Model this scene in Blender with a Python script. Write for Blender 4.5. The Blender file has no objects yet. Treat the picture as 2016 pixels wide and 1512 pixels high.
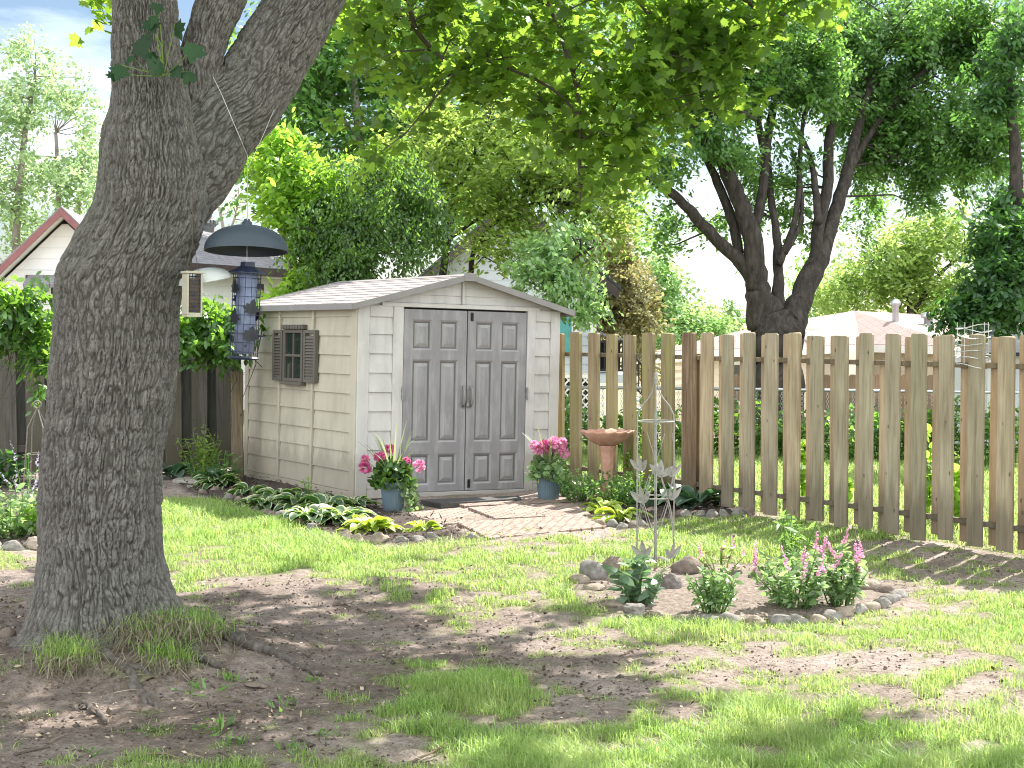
import bpy, math, random
import numpy as np
from mathutils import Vector, Matrix
rnd = random.Random(7)
R = np.random.default_rng(11)
PI = math.pi
C = bpy.context.scene.collection
# ------------------------------------------------------------------ camera model (photo is 2016 x 1512)
F, CX, CY, EYE = 3100.0, 1008.0, 756.0, 1.66
PITCH = math.atan((756 - 645) / F)
def ray(x, y):
    u, v = (x - CX) / F, (CY - y) / F
    cp, sp = math.cos(PITCH), math.sin(PITCH)
    return np.array([u, cp + v * sp, -sp + v * cp])
def P(x, y, Y):
    d = ray(x, y); return np.array([0, 0, EYE]) + d * (Y / d[1])
def G(x, y, z=0.0):
    d = ray(x, y); return np.array([0, 0, EYE]) + d * ((z - EYE) / d[2])
def Gp(x, y):
    p = G(x, y)
    return np.array([p[0], p[1], gz(p[0], p[1])])
def to_px(X, Y):            # ground points -> photo pixels, arrays
    cp, sp = math.cos(PITCH), math.sin(PITCH)
    dz = -EYE
    dep = Y * cp - dz * sp; up = Y * sp + dz * cp
    return CX + F * X / dep, CY - F * up / dep
# ------------------------------------------------------------------ noise
def _hash(i, j, k, s):
    h = (i * 374761393 + j * 668265263 + k * 2147483647 + s * 974634777) & 0xFFFFFFFF
    h = ((h ^ (h >> 13)) * 1274126177) & 0xFFFFFFFF
    h = (h ^ (h >> 16)) & 0xFFFFFF
    return h / float(0xFFFFFF)
def vnoise(p, s=0):
    p = np.asarray(p, float); f = np.floor(p); i = f.astype(np.int64); t = p - f; t = t * t * (3 - 2 * t)
    r = 0
    for a in (0, 1):
        wa = t[:, 0] if a else 1 - t[:, 0]
        for b in (0, 1):
            wb = t[:, 1] if b else 1 - t[:, 1]
            for c in (0, 1):
                wc = t[:, 2] if c else 1 - t[:, 2]
                r = r + wa * wb * wc * _hash(i[:, 0] + a, i[:, 1] + b, i[:, 2] + c, s)
    return r
def fbm(p, o=3, s=0):
    r, a, n = 0, .5, 0
    for k in range(o):
        r = r + a * vnoise(np.asarray(p) * 2 ** k, s + k); n += a; a *= .5
    return r / n
def sstep(a, b, x):
    t = np.clip((x - a) / (b - a), 0, 1); return t * t * (3 - 2 * t)
TREE = (-2.0, 7.8)
def gz(X, Y):
    X = np.asarray(X, float); Y = np.asarray(Y, float)
    drop = -1.75 * sstep(19.5, 44, Y) * sstep(-1.5, 4.5, X)
    r = np.hypot((X - TREE[0]) / 1.15, Y - TREE[1])
    mound = .13 * (1 - sstep(.3, 1.15, r))
    n = np.stack([X.ravel() * .9, Y.ravel() * .9, X.ravel() * 0], 1)
    b = (vnoise(n, 3).reshape(X.shape) - .5) * .05 * sstep(4, 6, Y) * (1 - sstep(18, 20, Y))
    return drop + mound + b
# ------------------------------------------------------------------ objects
def tagp(o, label=None, cat=None, group=None, kind=None):
    if label: o['label'] = label
    if cat: o['category'] = cat
    if group: o['group'] = group
    if kind: o['kind'] = kind
    return o
def thing(name, label, cat, loc=(0, 0, 0), rot=(0, 0, 0), group=None):
    o = bpy.data.objects.new(name, None); C.objects.link(o)
    o.location = [float(v) for v in loc]; o.rotation_euler = rot; o.empty_display_size = .1
    return tagp(o, label, cat, group)
def link_mesh(name, me, m, parent=None, smooth=False):
    o = bpy.data.objects.new(name, me); C.objects.link(o)
    if m is not None:
        for mm in (m if isinstance(m, (list, tuple)) else [m]): me.materials.append(mm)
    if smooth and len(me.polygons): me.polygons.foreach_set('use_smooth', np.ones(len(me.polygons), bool))
    if parent is not None: o.parent = parent
    return o
class MB:
    """collects polygons; build() makes ONE mesh object. off = world offset taken away (parent's place)"""
    def __init__(s): s.v = []; s.f = []; s.n = 0; s.m = []
    def add(s, v, f, mi=0):
        v = np.asarray(v, float).reshape(-1, 3); s.v.append(v)
        s.f += [[int(i) + s.n for i in q] for q in f]; s.m += [mi] * len(f); s.n += len(v); return s
    def box(s, c, size, rot=None, mi=0, taper=1.0):
        x, y, z = [q / 2 for q in size]
        v = np.array([[-x, -y, -z], [x, -y, -z], [x, y, -z], [-x, y, -z], [-x * taper, -y * taper, z], [x * taper, -y * taper, z], [x * taper, y * taper, z], [-x * taper, y * taper, z]])
        if rot is not None: v = v @ np.array(rot).T
        return s.add(v + np.asarray(c, float), [(0, 3, 2, 1), (4, 5, 6, 7), (0, 1, 5, 4), (1, 2, 6, 5), (2, 3, 7, 6), (3, 0, 4, 7)], mi)
    def bx(s, x0, x1, y0, y1, z0, z1, mi=0):
        return s.box(((x0 + x1) / 2, (y0 + y1) / 2, (z0 + z1) / 2), (x1 - x0, y1 - y0, z1 - z0), None, mi)
    def bbox(s, x0, x1, y0, y1, z0, z1, b=.004, mi=0):
        # box with chamfered edges along every side
        v = []; 
        for zz, ins in ((z0, b), (z0 + b, 0), (z1 - b, 0), (z1, b)):
            for (sx, sy) in ((0, 0), (1, 0), (1, 1), (0, 1)):
                for k in (0, 1):
                    X = (x0 + ins, x1 - ins)[sx]; Y = (y0 + ins, y1 - ins)[sy]
                    along = ((sx, sy) in ((0, 0), (1, 1)))
                    first = (k == 0)
                    if (first and along) or (not first and not along): Y += b * (1 if sy == 0 else -1)
                    else: X += b * (1 if sx == 0 else -1)
                    v.append((X, Y, zz))
        f = [tuple(range(7, -1, -1)), tuple(range(24, 32))]
        for l in range(3):
            for i in range(8):
                j = (i + 1) % 8; f.append((l * 8 + i, l * 8 + j, l * 8 + 8 + j, l * 8 + 8 + i))
        return s.add(v, f, mi)
    def tube(s, pts, r, n=8, cap=True, mi=0):
        pts = [np.asarray(p, float) for p in pts]; m = len(pts)
        if not hasattr(r, '__len__'): r = [r] * m
        T = [pts[min(i + 1, m - 1)] - pts[max(i - 1, 0)] for i in range(m)]
        T = [t / (np.linalg.norm(t) + 1e-12) for t in T]
        a = np.array([1, 0, 0]) if abs(T[0][0]) < .8 else np.array([0, 1, 0])
        U = a - T[0] * a.dot(T[0]); U /= np.linalg.norm(U); V = []
        th = np.arange(n) * 2 * PI / n
        for i in range(m):
            U = U - T[i] * U.dot(T[i]); U /= np.linalg.norm(U) + 1e-12; W = np.cross(T[i], U)
            V.append(pts[i] + r[i] * (np.cos(th)[:, None] * U + np.sin(th)[:, None] * W))
        f = [(i * n + k, i * n + (k + 1) % n, (i + 1) * n + (k + 1) % n, (i + 1) * n + k) for i in range(m - 1) for k in range(n)]
        if cap: f += [tuple(range(n - 1, -1, -1)), tuple(range((m - 1) * n, m * n))]
        return s.add(np.concatenate(V), f, mi)
    def lathe(s, prof, n=24, c=(0, 0, 0), wob=None, mi=0, cap=True):
        v = []
        for i, (r, z) in enumerate(prof):
            for k in range(n):
                a = 2 * PI * k / n; rr, zz = (r, z) if wob is None else wob(r, z, a, i)
                v.append((c[0] + rr * math.cos(a), c[1] + rr * math.sin(a), c[2] + zz))
        m = len(prof)
        f = [(i * n + k, i * n + (k + 1) % n, (i + 1) * n + (k + 1) % n, (i + 1) * n + k) for i in range(m - 1) for k in range(n)]
        if cap: f += [tuple(range(n - 1, -1, -1)), tuple(range((m - 1) * n, m * n))]
        return s.add(v, f, mi)
    def prism(s, poly, vec, mi=0):
        a = np.asarray(poly, float); n = len(a); b = a + np.asarray(vec, float)
        f = [tuple(range(n - 1, -1, -1)), tuple(range(n, 2 * n))] + [(k, (k + 1) % n, n + (k + 1) % n, n + k) for k in range(n)]
        return s.add(np.concatenate([a, b]), f, mi)
    def build(s, name, m, parent=None, off=None, smooth=False):
        me = bpy.data.meshes.new(name)
        v = np.concatenate(s.v) if s.v else np.zeros((0, 3))
        if off is not None: v = v - np.asarray(off, float)
        me.from_pydata(v.tolist(), [], s.f); me.update()
        if isinstance(m, (list, tuple)): me.polygons.foreach_set('material_index', s.m)
        return link_mesh(name, me, m, parent, smooth)
def fast_mesh(name, V, Fa, m, parent=None, off=None, smooth=False, attr=None):
    """V (N,3), Fa (M,k) uniform polygons"""
    V = np.asarray(V, np.float32)
    if off is not None: V = V - np.asarray(off, np.float32)
    Fa = np.asarray(Fa, np.int32); M, k = Fa.shape
    me = bpy.data.meshes.new(name)
    me.vertices.add(len(V)); me.vertices.foreach_set('co', V.ravel())
    me.loops.add(M * k); me.loops.foreach_set('vertex_index', Fa.ravel())
    me.polygons.add(M); me.polygons.foreach_set('loop_start', np.arange(0, M * k, k, dtype=np.int32))
    try: me.polygons.foreach_set('loop_total', np.full(M, k, np.int32))
    except Exception: pass
    if attr:
        for an, av in attr.items():
            a = me.attributes.new(an, 'FLOAT', 'POINT'); a.data.foreach_set('value', np.asarray(av, np.float32))
    me.update(calc_edges=True); me.validate()
    return link_mesh(name, me, m, parent, smooth)
def nrm(a): return a / (np.linalg.norm(a, axis=-1, keepdims=True) + 1e-9)
# ------------------------------------------------------------------ leaf shapes (x along, y across, z up), triangles
def _fan(b):
    b = np.array(b, float); n = len(b)
    v = np.concatenate([[[.42, 0, 0]], np.c_[b, np.zeros(n)]]); v[1:, 2] = -np.abs(v[1:, 1]) * .22
    return v, np.array([(0, 1 + i, 1 + (i + 1) % n) for i in range(n)])
_mh = [(0, .0), (.06, .18), (-.02, .42), (.2, .36), (.34, .62), (.46, .40), (.62, .42), (.60, .2), (.78, .16)]
MAPLE = _fan(_mh + [(1.0, 0)] + [(x, -y) for x, y in _mh[:0:-1]])
OVAL = (np.array([[0, 0, 0], [.35, .24, .05], [.75, .17, .03], [1, 0, -.04], [.75, -.17, .03], [.35, -.24, .05]], float),
        np.array([(0, 1, 5), (1, 2, 4), (1, 4, 5), (2, 3, 4)]))
OVAL[1][:] = [(0, 5, 1), (1, 5, 4), (1, 4, 2), (2, 4, 3)]
DIAM = (np.array([[0, 0, 0], [.45, .27, .06], [1, 0, 0], [.45, -.27, .06]], float), np.array([(0, 3, 1), (1, 3, 2)]))
LANCE = (np.array([[0, 0, 0], [.35, .11, .02], [1, 0, -.06], [.35, -.11, .02]], float), np.array([(0, 3, 1), (1, 3, 2)]))
ROUND = _fan([(0, .0), (.02, .3), (.25, .48), (.6, .46), (.9, .25), (1.0, 0), (.9, -.25), (.6, -.46), (.25, -.48), (.02, -.3)])
def leaves(pos, d, up, size, shape):
    """world triangles of many leaves"""
    tv, tf = shape; n = len(pos); d = nrm(d); side = nrm(np.cross(up, d)); nn = np.cross(d, side)
    size = np.broadcast_to(size, (n,))[:, None, None]
    V = pos[:, None, :] + size * (tv[None, :, 0:1] * d[:, None, :] + tv[None, :, 1:2] * side[:, None, :] + tv[None, :, 2:3] * nn[:, None, :])
    Fa = tf[None] + (np.arange(n) * len(tv))[:, None, None]
    return V.reshape(-1, 3), Fa.reshape(-1, 3)
class LB:
    def __init__(s): s.V = []; s.F = []; s.n = 0
    def add(s, VF):
        V, Fa = VF; s.V.append(V); s.F.append(Fa + s.n); s.n += len(V); return s
    def build(s, name, m, parent=None, off=None):
        return fast_mesh(name, np.concatenate(s.V), np.concatenate(s.F), m, parent, off)
def rdir(n, up=0.0, spread=1.0):
    a = R.normal(size=(n, 3)) * spread; a[:, 2] += up; return nrm(a)
def sprays(cen, k, L, size, shape, droop=.35, flat=.5, out=None):
    """leafy twigs: k leaves along an axis of length L through each centre"""
    n = len(cen); ax = R.normal(size=(n, 3)) * np.array([1, 1, .35]); ax[:, 2] -= droop
    if out is not None: ax = nrm(ax) + out
    ax = nrm(ax)
    side = nrm(np.cross(ax, np.array([0, 0, 1.0]) + R.normal(size=(n, 3)) * .25)); up = np.cross(side, ax)
    t = R.uniform(-.5, .5, (n, k)); sg = np.where(R.random((n, k)) < .5, -1, 1)
    pos = cen[:, None] + ax[:, None] * (t * L)[..., None] + R.normal(size=(n, k, 3)) * L * .11
    d = ax[:, None] * (.55 + .4 * R.random((n, k, 1))) + side[:, None] * sg[..., None] * R.uniform(.3, 1.2, (n, k, 1)) - np.array([0, 0, 1]) * R.uniform(0, droop * 1.8, (n, k, 1))
    u = up[:, None] * flat + R.normal(size=(n, k, 3)) * .42 + np.array([0, 0, .35])
    sz = size * R.uniform(.6, 1.2, (n, k))
    return leaves(pos.reshape(-1, 3), d.reshape(-1, 3), u.reshape(-1, 3), sz.ravel(), shape)
def clump_pts(cl, gap=.42, gs=1.6, seed=0):
    """cl: (px, py, Y, rx_px, ry_px, depth_m, n) blobs of twig centres with holes"""
    out = []
    for (x, y, Y, rx, ry, dz, n) in cl:
        c = P(x, y, Y); q = R.normal(size=(int(n * 1.7), 3)) * .52; q = q[np.linalg.norm(q, axis=1) < 1.35]
        p = c + q * np.array([rx * Y / F, dz, ry * Y / F])
        keep = fbm(p * gs, 2, seed) > gap * R.uniform(.75, 1.1, len(p))
        out.append(p[keep][:n])
    return np.concatenate(out)
def polyline(pts, sub=4):
    """smooth curve through points with radii"""
    pts = np.asarray(pts, float); n = len(pts); res = []
    for i in range(n - 1):
        p0, p1, p2, p3 = pts[max(i - 1, 0)], pts[i], pts[i + 1], pts[min(i + 2, n - 1)]
        for k in range(sub):
            t = k / sub
            res.append(.5 * ((2 * p1) + (-p0 + p2) * t + (2 * p0 - 5 * p1 + 4 * p2 - p3) * t * t + (-p0 + 3 * p1 - 3 * p2 + p3) * t ** 3))
    res.append(pts[-1]); return np.array(res)
def px_limb(mb, pts, Y, n=10, sub=5, dY=0.0):
    """pts: (px, py, radius_px); Y depth (dY added linearly to the tip)"""
    m = len(pts); q = []
    for i, (x, y, r) in enumerate(pts):
        yy = Y + dY * i / max(1, m - 1); p = P(x, y, yy); q.append([*p, r * yy / F])
    q = polyline(q, sub); w = (R.random((len(q), 3)) - .5) * q[:, 3:4] * .25
    mb.tube(q[:, :3] + w, q[:, 3] * R.uniform(.95, 1.06, len(q)), n)
    return q
def twigs(mb, skel, cen, every=3, r=.008, rmax=1.5):
    sk = np.concatenate(skel)[:, :3]
    for c in cen[::every]:
        dd = np.linalg.norm(sk - c, axis=1) + np.maximum(0, sk[:, 2] - c[2]) * .6
        a = sk[np.argmin(dd)]
        if np.linalg.norm(a - c) > rmax: continue
        m = (a + c) / 2 + np.array([0, 0, .12]) * np.linalg.norm(a - c) + R.normal(size=3) * .12 * np.linalg.norm(a - c)
        mb.tube([a, m, c], [r * 1.6, r, r * .4], 4, cap=False)
EXPO = 1.72; DENOISE = True
# ------------------------------------------------------------------ materials
def new_mat(name):
    m = bpy.data.materials.new(name); m.use_nodes = True; nt = m.node_tree
    for n in list(nt.nodes): nt.nodes.remove(n)
    out = nt.nodes.new('ShaderNodeOutputMaterial')
    return m, nt, out
class N:
    """tiny node-graph helper"""
    def __init__(s, nt): s.nt = nt
    def __call__(s, t, ins=None, **kw):
        n = s.nt.nodes.new('ShaderNode' + t)
        for k, v in kw.items(): setattr(n, k, v)
        for k, v in (ins or {}).items():
            sock = n.inputs[k]
            if hasattr(v, 'is_output'): s.nt.links.new(v, sock)
            else: sock.default_value = v
        return n
    def coords(s, kind='Object', scale=(1, 1, 1), rot=(0, 0, 0), loc=(0, 0, 0)):
        t = s('TexCoord'); mp = s('Mapping', {'Vector': t.outputs[kind], 'Scale': scale, 'Rotation': rot, 'Location': loc}); return mp.outputs[0]
    def noise(s, vec, scale, detail=4, rough=.55, dist=0.0):
        return s('TexNoise', {'Vector': vec, 'Scale': scale, 'Detail': detail, 'Roughness': rough, 'Distortion': dist}).outputs['Fac']
    def ramp(s, fac, stops):
        n = s('ValToRGB', {'Fac': fac}); e = n.color_ramp.elements
        while len(e) < len(stops): e.new(.5)
        for el, (p, c) in zip(e, stops):
            el.position = p; el.color = (*c, 1) if len(c) == 3 else c
        return n.outputs[0]
    def mix(s, fac, a, b, mode='MIX'):
        n = s('Mix', data_type='RGBA', blend_type=mode)
        for idx, v in ((0, fac), (6, a), (7, b)):
            sock = n.inputs[idx]
            if hasattr(v, 'is_output'): s.nt.links.new(v, sock)
            elif idx == 0: sock.default_value = v
            else: sock.default_value = (*v, 1) if len(v) == 3 else v
        return n.outputs[2]
    def math(s, op, a, b=0.0, c=0.0):
        n = s('Math', operation=op)
        for i, v in enumerate((a, b, c)):
            if hasattr(v, 'is_output'): s.nt.links.new(v, n.inputs[i])
            else: n.inputs[i].default_value = v
        return n.outputs[0]
    def bump(s, h, strength=.4, dist=.01):
        return s('Bump', {'Height': h, 'Strength': strength, 'Distance': dist}).outputs[0]
    def pbr(s, out, color, rough=.7, normal=None, metal=0.0, spec=.3, **more):
        ins = {'Roughness': rough, 'Metallic': metal, 'Specular IOR Level': spec}
        ins['Base Color'] = color if hasattr(color, 'is_output') else (*color, 1)
        if normal is not None: ins['Normal'] = normal
        ins.update(more)
        b = s('BsdfPrincipled', ins); s.nt.links.new(b.outputs[0], out.inputs[0]); return b
def simple(name, c1, c2, scale=8, rough=.7, bump=.2, bdist=.004, metal=0.0, spec=.3, stretch=(1, 1, 1), c3=None, bscale=None, coord='Object', detail=5):
    m, nt, out = new_mat(name); n = N(nt); v = n.coords(coord, stretch)
    f = n.noise(v, scale, detail, .6)
    st = [(.32, c1), (.68, c2)] if c3 is None else [(.3, c1), (.52, c2), (.72, c3)]
    col = n.ramp(f, st)
    h = n.noise(v, bscale or scale * 4, 4, .6)
    n.pbr(out, col, rough, n.bump(h, bump, bdist) if bump else None, metal, spec); return m
def leaf_mat(name, c, tr, var=.35, tf=.48, gloss=.06, rough=.42, c2=None, patch=None):
    """two-sided leaf: diffuse + light through the blade + a little sheen; every leaf a bit different"""
    m, nt, out = new_mat(name); n = N(nt)
    g = n('NewGeometry'); rp = g.outputs['Random Per Island']
    lo = [q * (1 - var) for q in c]; hi = [min(1, q * (1 + var)) for q in (c2 or c)]
    col = n.ramp(rp, [(0, lo), (.5, c), (1, hi)])
    tlo = [q * (1 - var * .8) for q in tr]; thi = [min(1, q * (1 + var * .6)) for q in tr]
    tcol = n.ramp(rp, [(0, tlo), (.6, tr), (1, thi)])
    if patch is not None:
        pf = n.ramp(n.noise(n.coords('Object'), 2.3, 4, .6), [(.40, (0, 0, 0)), (.64, (.85, .85, .85))]); col = n.mix(pf, col, n.mix(.6, col, patch)); tcol = n.mix(pf, tcol, n.mix(.6, tcol, [min(1, q * 1.9) for q in patch]))
    a = n('BsdfDiffuse', {'Color': col}); b = n('BsdfTranslucent', {'Color': tcol})
    mx = n('MixShader', {0: tf, 1: a.outputs[0], 2: b.outputs[0]})
    gloss *= .6; gl = n('BsdfGlossy', {'Roughness': rough, 'Color': (.9, 1, .9, 1)})
    m2 = n('MixShader', {0: gloss, 1: mx.outputs[0], 2: gl.outputs[0]})
    nt.links.new(m2.outputs[0], out.inputs[0]); return m
M = {}
def wood(name, c1, c2, c3, knots=True, moss=None, rough=.8):
    m, nt, out = new_mat(name); n = N(nt)
    oi = n('ObjectInfo').outputs['Random']
    t = n('TexCoord').outputs['Object']
    sh = n('VectorMath', {0: t}, operation='ADD'); cmb = n('CombineXYZ', {'X': n.math('MULTIPLY', oi, 37.0), 'Y': n.math('MULTIPLY', oi, 11.0), 'Z': n.math('MULTIPLY', oi, 53.0)})
    nt.links.new(cmb.outputs[0], sh.inputs[1]); vec = sh.outputs[0]
    mp = n('Mapping', {'Vector': vec, 'Scale': (38, 38, 2.2)}).outputs[0]
    g = n.noise(mp, 1.0, 5, .6, .6)
    col = n.ramp(g, [(.28, c1), (.5, c2), (.74, c3)])
    big = n.noise(n('Mapping', {'Vector': vec, 'Scale': (3, 3, 1.1)}).outputs[0], 1.3, 3)
    col = n.mix(n.ramp(big, [(.35, (.75, .75, .75)), (.7, (1.12, 1.1, 1.08))]), (1, 1, 1), (1, 1, 1)) if False else n.mix(1.0, col, n.ramp(big, [(.3, (.72, .70, .68)), (.7, (1.1, 1.1, 1.1))]), 'MULTIPLY')
    tint = n.ramp(oi, [(0, (.86, .88, .84)), (.5, (1, 1, 1)), (1, (1.1, 1.02, .92))])
    col = n.mix(1.0, col, tint, 'MULTIPLY')
    if moss is not None:
        mo = n.noise(n('Mapping', {'Vector': vec, 'Scale': (9, 9, 1.6)}).outputs[0], 1.0, 4)
        col = n.mix(n.ramp(mo, [(.42, (0, 0, 0)), (.66, (.85, .85, .85))]), col, moss)
    if knots:
        vo = n('TexVoronoi', {'Vector': n('Mapping', {'Vector': vec, 'Scale': (9, 9, 4.5)}).outputs[0], 'Scale': 1.0, 'Randomness': 1.0}).outputs['Distance']
        kf = n.ramp(vo, [(.05, (.85, .85, .85)), (.10, (0, 0, 0))])
        col = n.mix(kf, col, [q * .35 for q in c1])
    # rain and soil splash at the foot of each board
    e = n.math('ADD', n('SeparateXYZ', {0: t}).outputs['Z'], n.math('MULTIPLY', n.noise(n('Mapping', {'Vector': vec, 'Scale': (14, 14, 2.0)}).outputs[0], 1.0, 4), -.55)); col = n.mix(n.ramp(e, [(.0, (.5, .5, .5)), (.20, (0, 0, 0))]), col, (.085, .068, .05))
    n.pbr(out, col, rough, n.bump(g, .35, .003), 0, .2); return m
# bark of the big maple: ridges are in the mesh, the shader adds the fine crust
def bark(name, c1, c2, c3, lichen=None, s=1.0, bd=.012):
    m, nt, out = new_mat(name); n = N(nt)
    v = n.coords('Object', (1, 1, .28)); f = n.noise(v, 26 * s, 6, .65, .4); big = n.noise(n.coords('Object', (1, 1, .6)), 2.2 * s, 3)
    col = n.ramp(f, [(.3, c1), (.5, c2), (.72, c3)])
    if lichen is not None: col = n.mix(n.ramp(big, [(.42, (0, 0, 0)), (.62, (.55, .55, .55))]), col, lichen)
    fine = n.noise(n.coords('Object', (1, 1, .5)), 110 * s, 4, .7)
    h = n.math('ADD', n.math('MULTIPLY', f, .7), n.math('MULTIPLY', fine, .3))
    n.pbr(out, col, .92, n.bump(h, .8, bd), 0, .12); return m
def ridge_bark():
    m, nt, out = new_mat('maple bark'); n = N(nt); at = n('Attribute', attribute_name='crack').outputs['Fac']
    f = n.noise(n.coords('Object', (1, 1, .16)), 52, 6, .7, .3); big = n.noise(n.coords('Object', (1, 1, .5)), 2.0, 4); fine = n.noise(n.coords('Object', (1, 1, .6)), 150, 4, .7)
    col = n.ramp(f, [(.28, (.11, .102, .092)), (.5, (.175, .163, .15)), (.74, (.26, .248, .228))])
    col = n.mix(n.ramp(big, [(.45, (0, 0, 0)), (.66, (.5, .5, .5))]), col, (.14, .145, .125))
    col = n.mix(1.0, col, n.ramp(fine, [(.3, (.6, .6, .6)), (.6, (1.1, 1.1, 1.1))]), 'MULTIPLY')
    col = n.mix(n.ramp(at, [(.25, (0, 0, 0)), (.95, (.7, .7, .7))]), col, (.046, .04, .034))
    h = n.math('ADD', n.math('MULTIPLY', f, .6), n.math('MULTIPLY', fine, .4))
    n.pbr(out, col, .93, n.bump(h, 1.0, .012), 0, .1); return m
M['bark'] = ridge_bark()
M['bark2'] = bark('dark bark', (.024, .02, .017), (.052, .045, .039), (.092, .08, .07), None, .6, .02)
M['bark3'] = bark('pale bark', (.16, .13, .115), (.26, .22, .2), (.36, .31, .28), None, .5, .02)
M['twig'] = simple('twig wood', (.06, .05, .04), (.12, .1, .08), 20, .85, .3)
M['root'] = bark('root bark', (.055, .045, .04), (.11, .095, .085), (.18, .16, .145), None, 1.2)
# leaves
M['l_near'] = leaf_mat('maple leaf', (.075, .145, .025), (.34, .55, .055), .5, .56, .05)
M['l_sprout'] = leaf_mat('maple sprout leaf', (.018, .05, .018), (.03, .08, .02), .3, .2, .03)
M['l_lime'] = leaf_mat('lime leaf', (.12, .22, .03), (.46, .74, .08), .4, .6, .05)
M['l_olive'] = leaf_mat('yellow green leaf', (.13, .19, .04), (.46, .64, .12), .45, .58, .06)
M['l_vine'] = leaf_mat('dark vine leaf', (.05, .10, .03), (.25, .45, .06), .6, .5, .05)
M['l_far'] = leaf_mat('mid green leaf', (.085, .17, .055), (.30, .56, .10), .45, .55, .06)
M['l_blue'] = leaf_mat('silver maple leaf', (.075, .15, .05), (.27, .52, .09), .55, .5, .06, .35)
M['l_dark'] = leaf_mat('deep green leaf', (.04, .095, .035), (.16, .36, .06), .5, .45, .06)
M['l_yel'] = leaf_mat('honey locust leaf', (.21, .29, .085), (.50, .68, .18), .35, .55, .05)
M['l_pale'] = leaf_mat('glare paled leaf', (.26, .36, .19), (.48, .66, .30), .35, .55, .10)  # pale colour stands in for glare washing out the distant leaves
M['l_red'] = leaf_mat('bronze leaf', (.19, .16, .085), (.36, .33, .13), .5, .5, .06, c2=(.26, .28, .10))
M['l_mint'] = leaf_mat('fresh green leaf', (.17, .28, .12), (.42, .66, .2), .4, .55, .08)
M['l_ivy'] = leaf_mat('creeper leaf', (.05, .115, .03), (.28, .54, .05), .45, .5, .08)
M['l_shrub'] = leaf_mat('shrub leaf', (.095, .185, .05), (.32, .54, .1), .45, .5, .07)
M['l_ger'] = leaf_mat('geranium leaf', (.05, .115, .03), (.2, .36, .04), .4, .4, .05)
M['l_salv'] = leaf_mat('flower plant leaf', (.2, .3, .14), (.38, .56, .18), .4, .48, .08)
M['l_bedblue'] = leaf_mat('broad plant leaf', (.12, .19, .12), (.25, .4, .16), .3, .4, .08)
M['grass'] = leaf_mat('grass blade', (.17, .29, .07), (.48, .70, .15), .55, .5, .05, c2=(.25, .34, .11), patch=(.33, .37, .15))
M['straw'] = leaf_mat('dry grass blade', (.23, .195, .14), (.18, .15, .10), .45, .3, .03)
M['pink'] = leaf_mat('pink petal', (.70, .15, .36), (.8, .2, .44), .35, .4, .03)
M['pink2'] = leaf_mat('pale pink petal', (.78, .32, .52), (.85, .4, .6), .3, .4, .03)
M['salvpink'] = leaf_mat('pink spike flower', (.72, .36, .54), (.72, .36, .54), .35, .4, .03)
M['lav'] = leaf_mat('lavender flower', (.48, .42, .60), (.5, .44, .6), .3, .4, .03)
M['spike'] = leaf_mat('striped spike leaf', (.3, .36, .17), (.4, .46, .2), .3, .4, .08)
M['litter'] = leaf_mat('fallen bits', (.14, .10, .07), (.1, .07, .05), .7, .15, .03, c2=(.30, .24, .18))
# hosta: pale rim comes from the mesh attribute 'rim'
def hosta_mat(name, c, rim, tr):
    m, nt, out = new_mat(name); n = N(nt); at = n('Attribute', attribute_name='rim').outputs['Fac']
    rp = n('NewGeometry').outputs['Random Per Island']
    k = n.ramp(rp, [(0, (.7, .72, .7)), (1, (1.25, 1.22, 1.2))])
    wob = n.math('ADD', at, n.math('MULTIPLY', n.math('SUBTRACT', n.noise(n.coords('Object'), 30, 2), .5), .5))
    col = n.mix(1.0, n.mix(n.ramp(wob, [(.55, (0, 0, 0)), (.68, (1, 1, 1))]), c, rim), k, 'MULTIPLY')
    a = n('BsdfDiffuse', {'Color': col}); b = n('BsdfTranslucent', {'Color': n.mix(1.0, col, (*tr, 1), 'MULTIPLY')})
    mx = n('MixShader', {0: .38, 1: a.outputs[0], 2: b.outputs[0]}); gl = n('BsdfGlossy', {'Roughness': .4})
    m2 = n('MixShader', {0: .07, 1: mx.outputs[0], 2: gl.outputs[0]}); nt.links.new(m2.outputs[0], out.inputs[0]); return m
M['hosta'] = hosta_mat('variegated hosta', (.055, .115, .045), (.5, .52, .32), (1.6, 2.0, .8))
M['hosta_lime'] = hosta_mat('lime hosta', (.30, .40, .06), (.5, .56, .2), (1.4, 1.5, .6))
M['hosta_blue'] = hosta_mat('blue hosta', (.06, .11, .075), (.12, .19, .12), (1.4, 1.8, .9))
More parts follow.
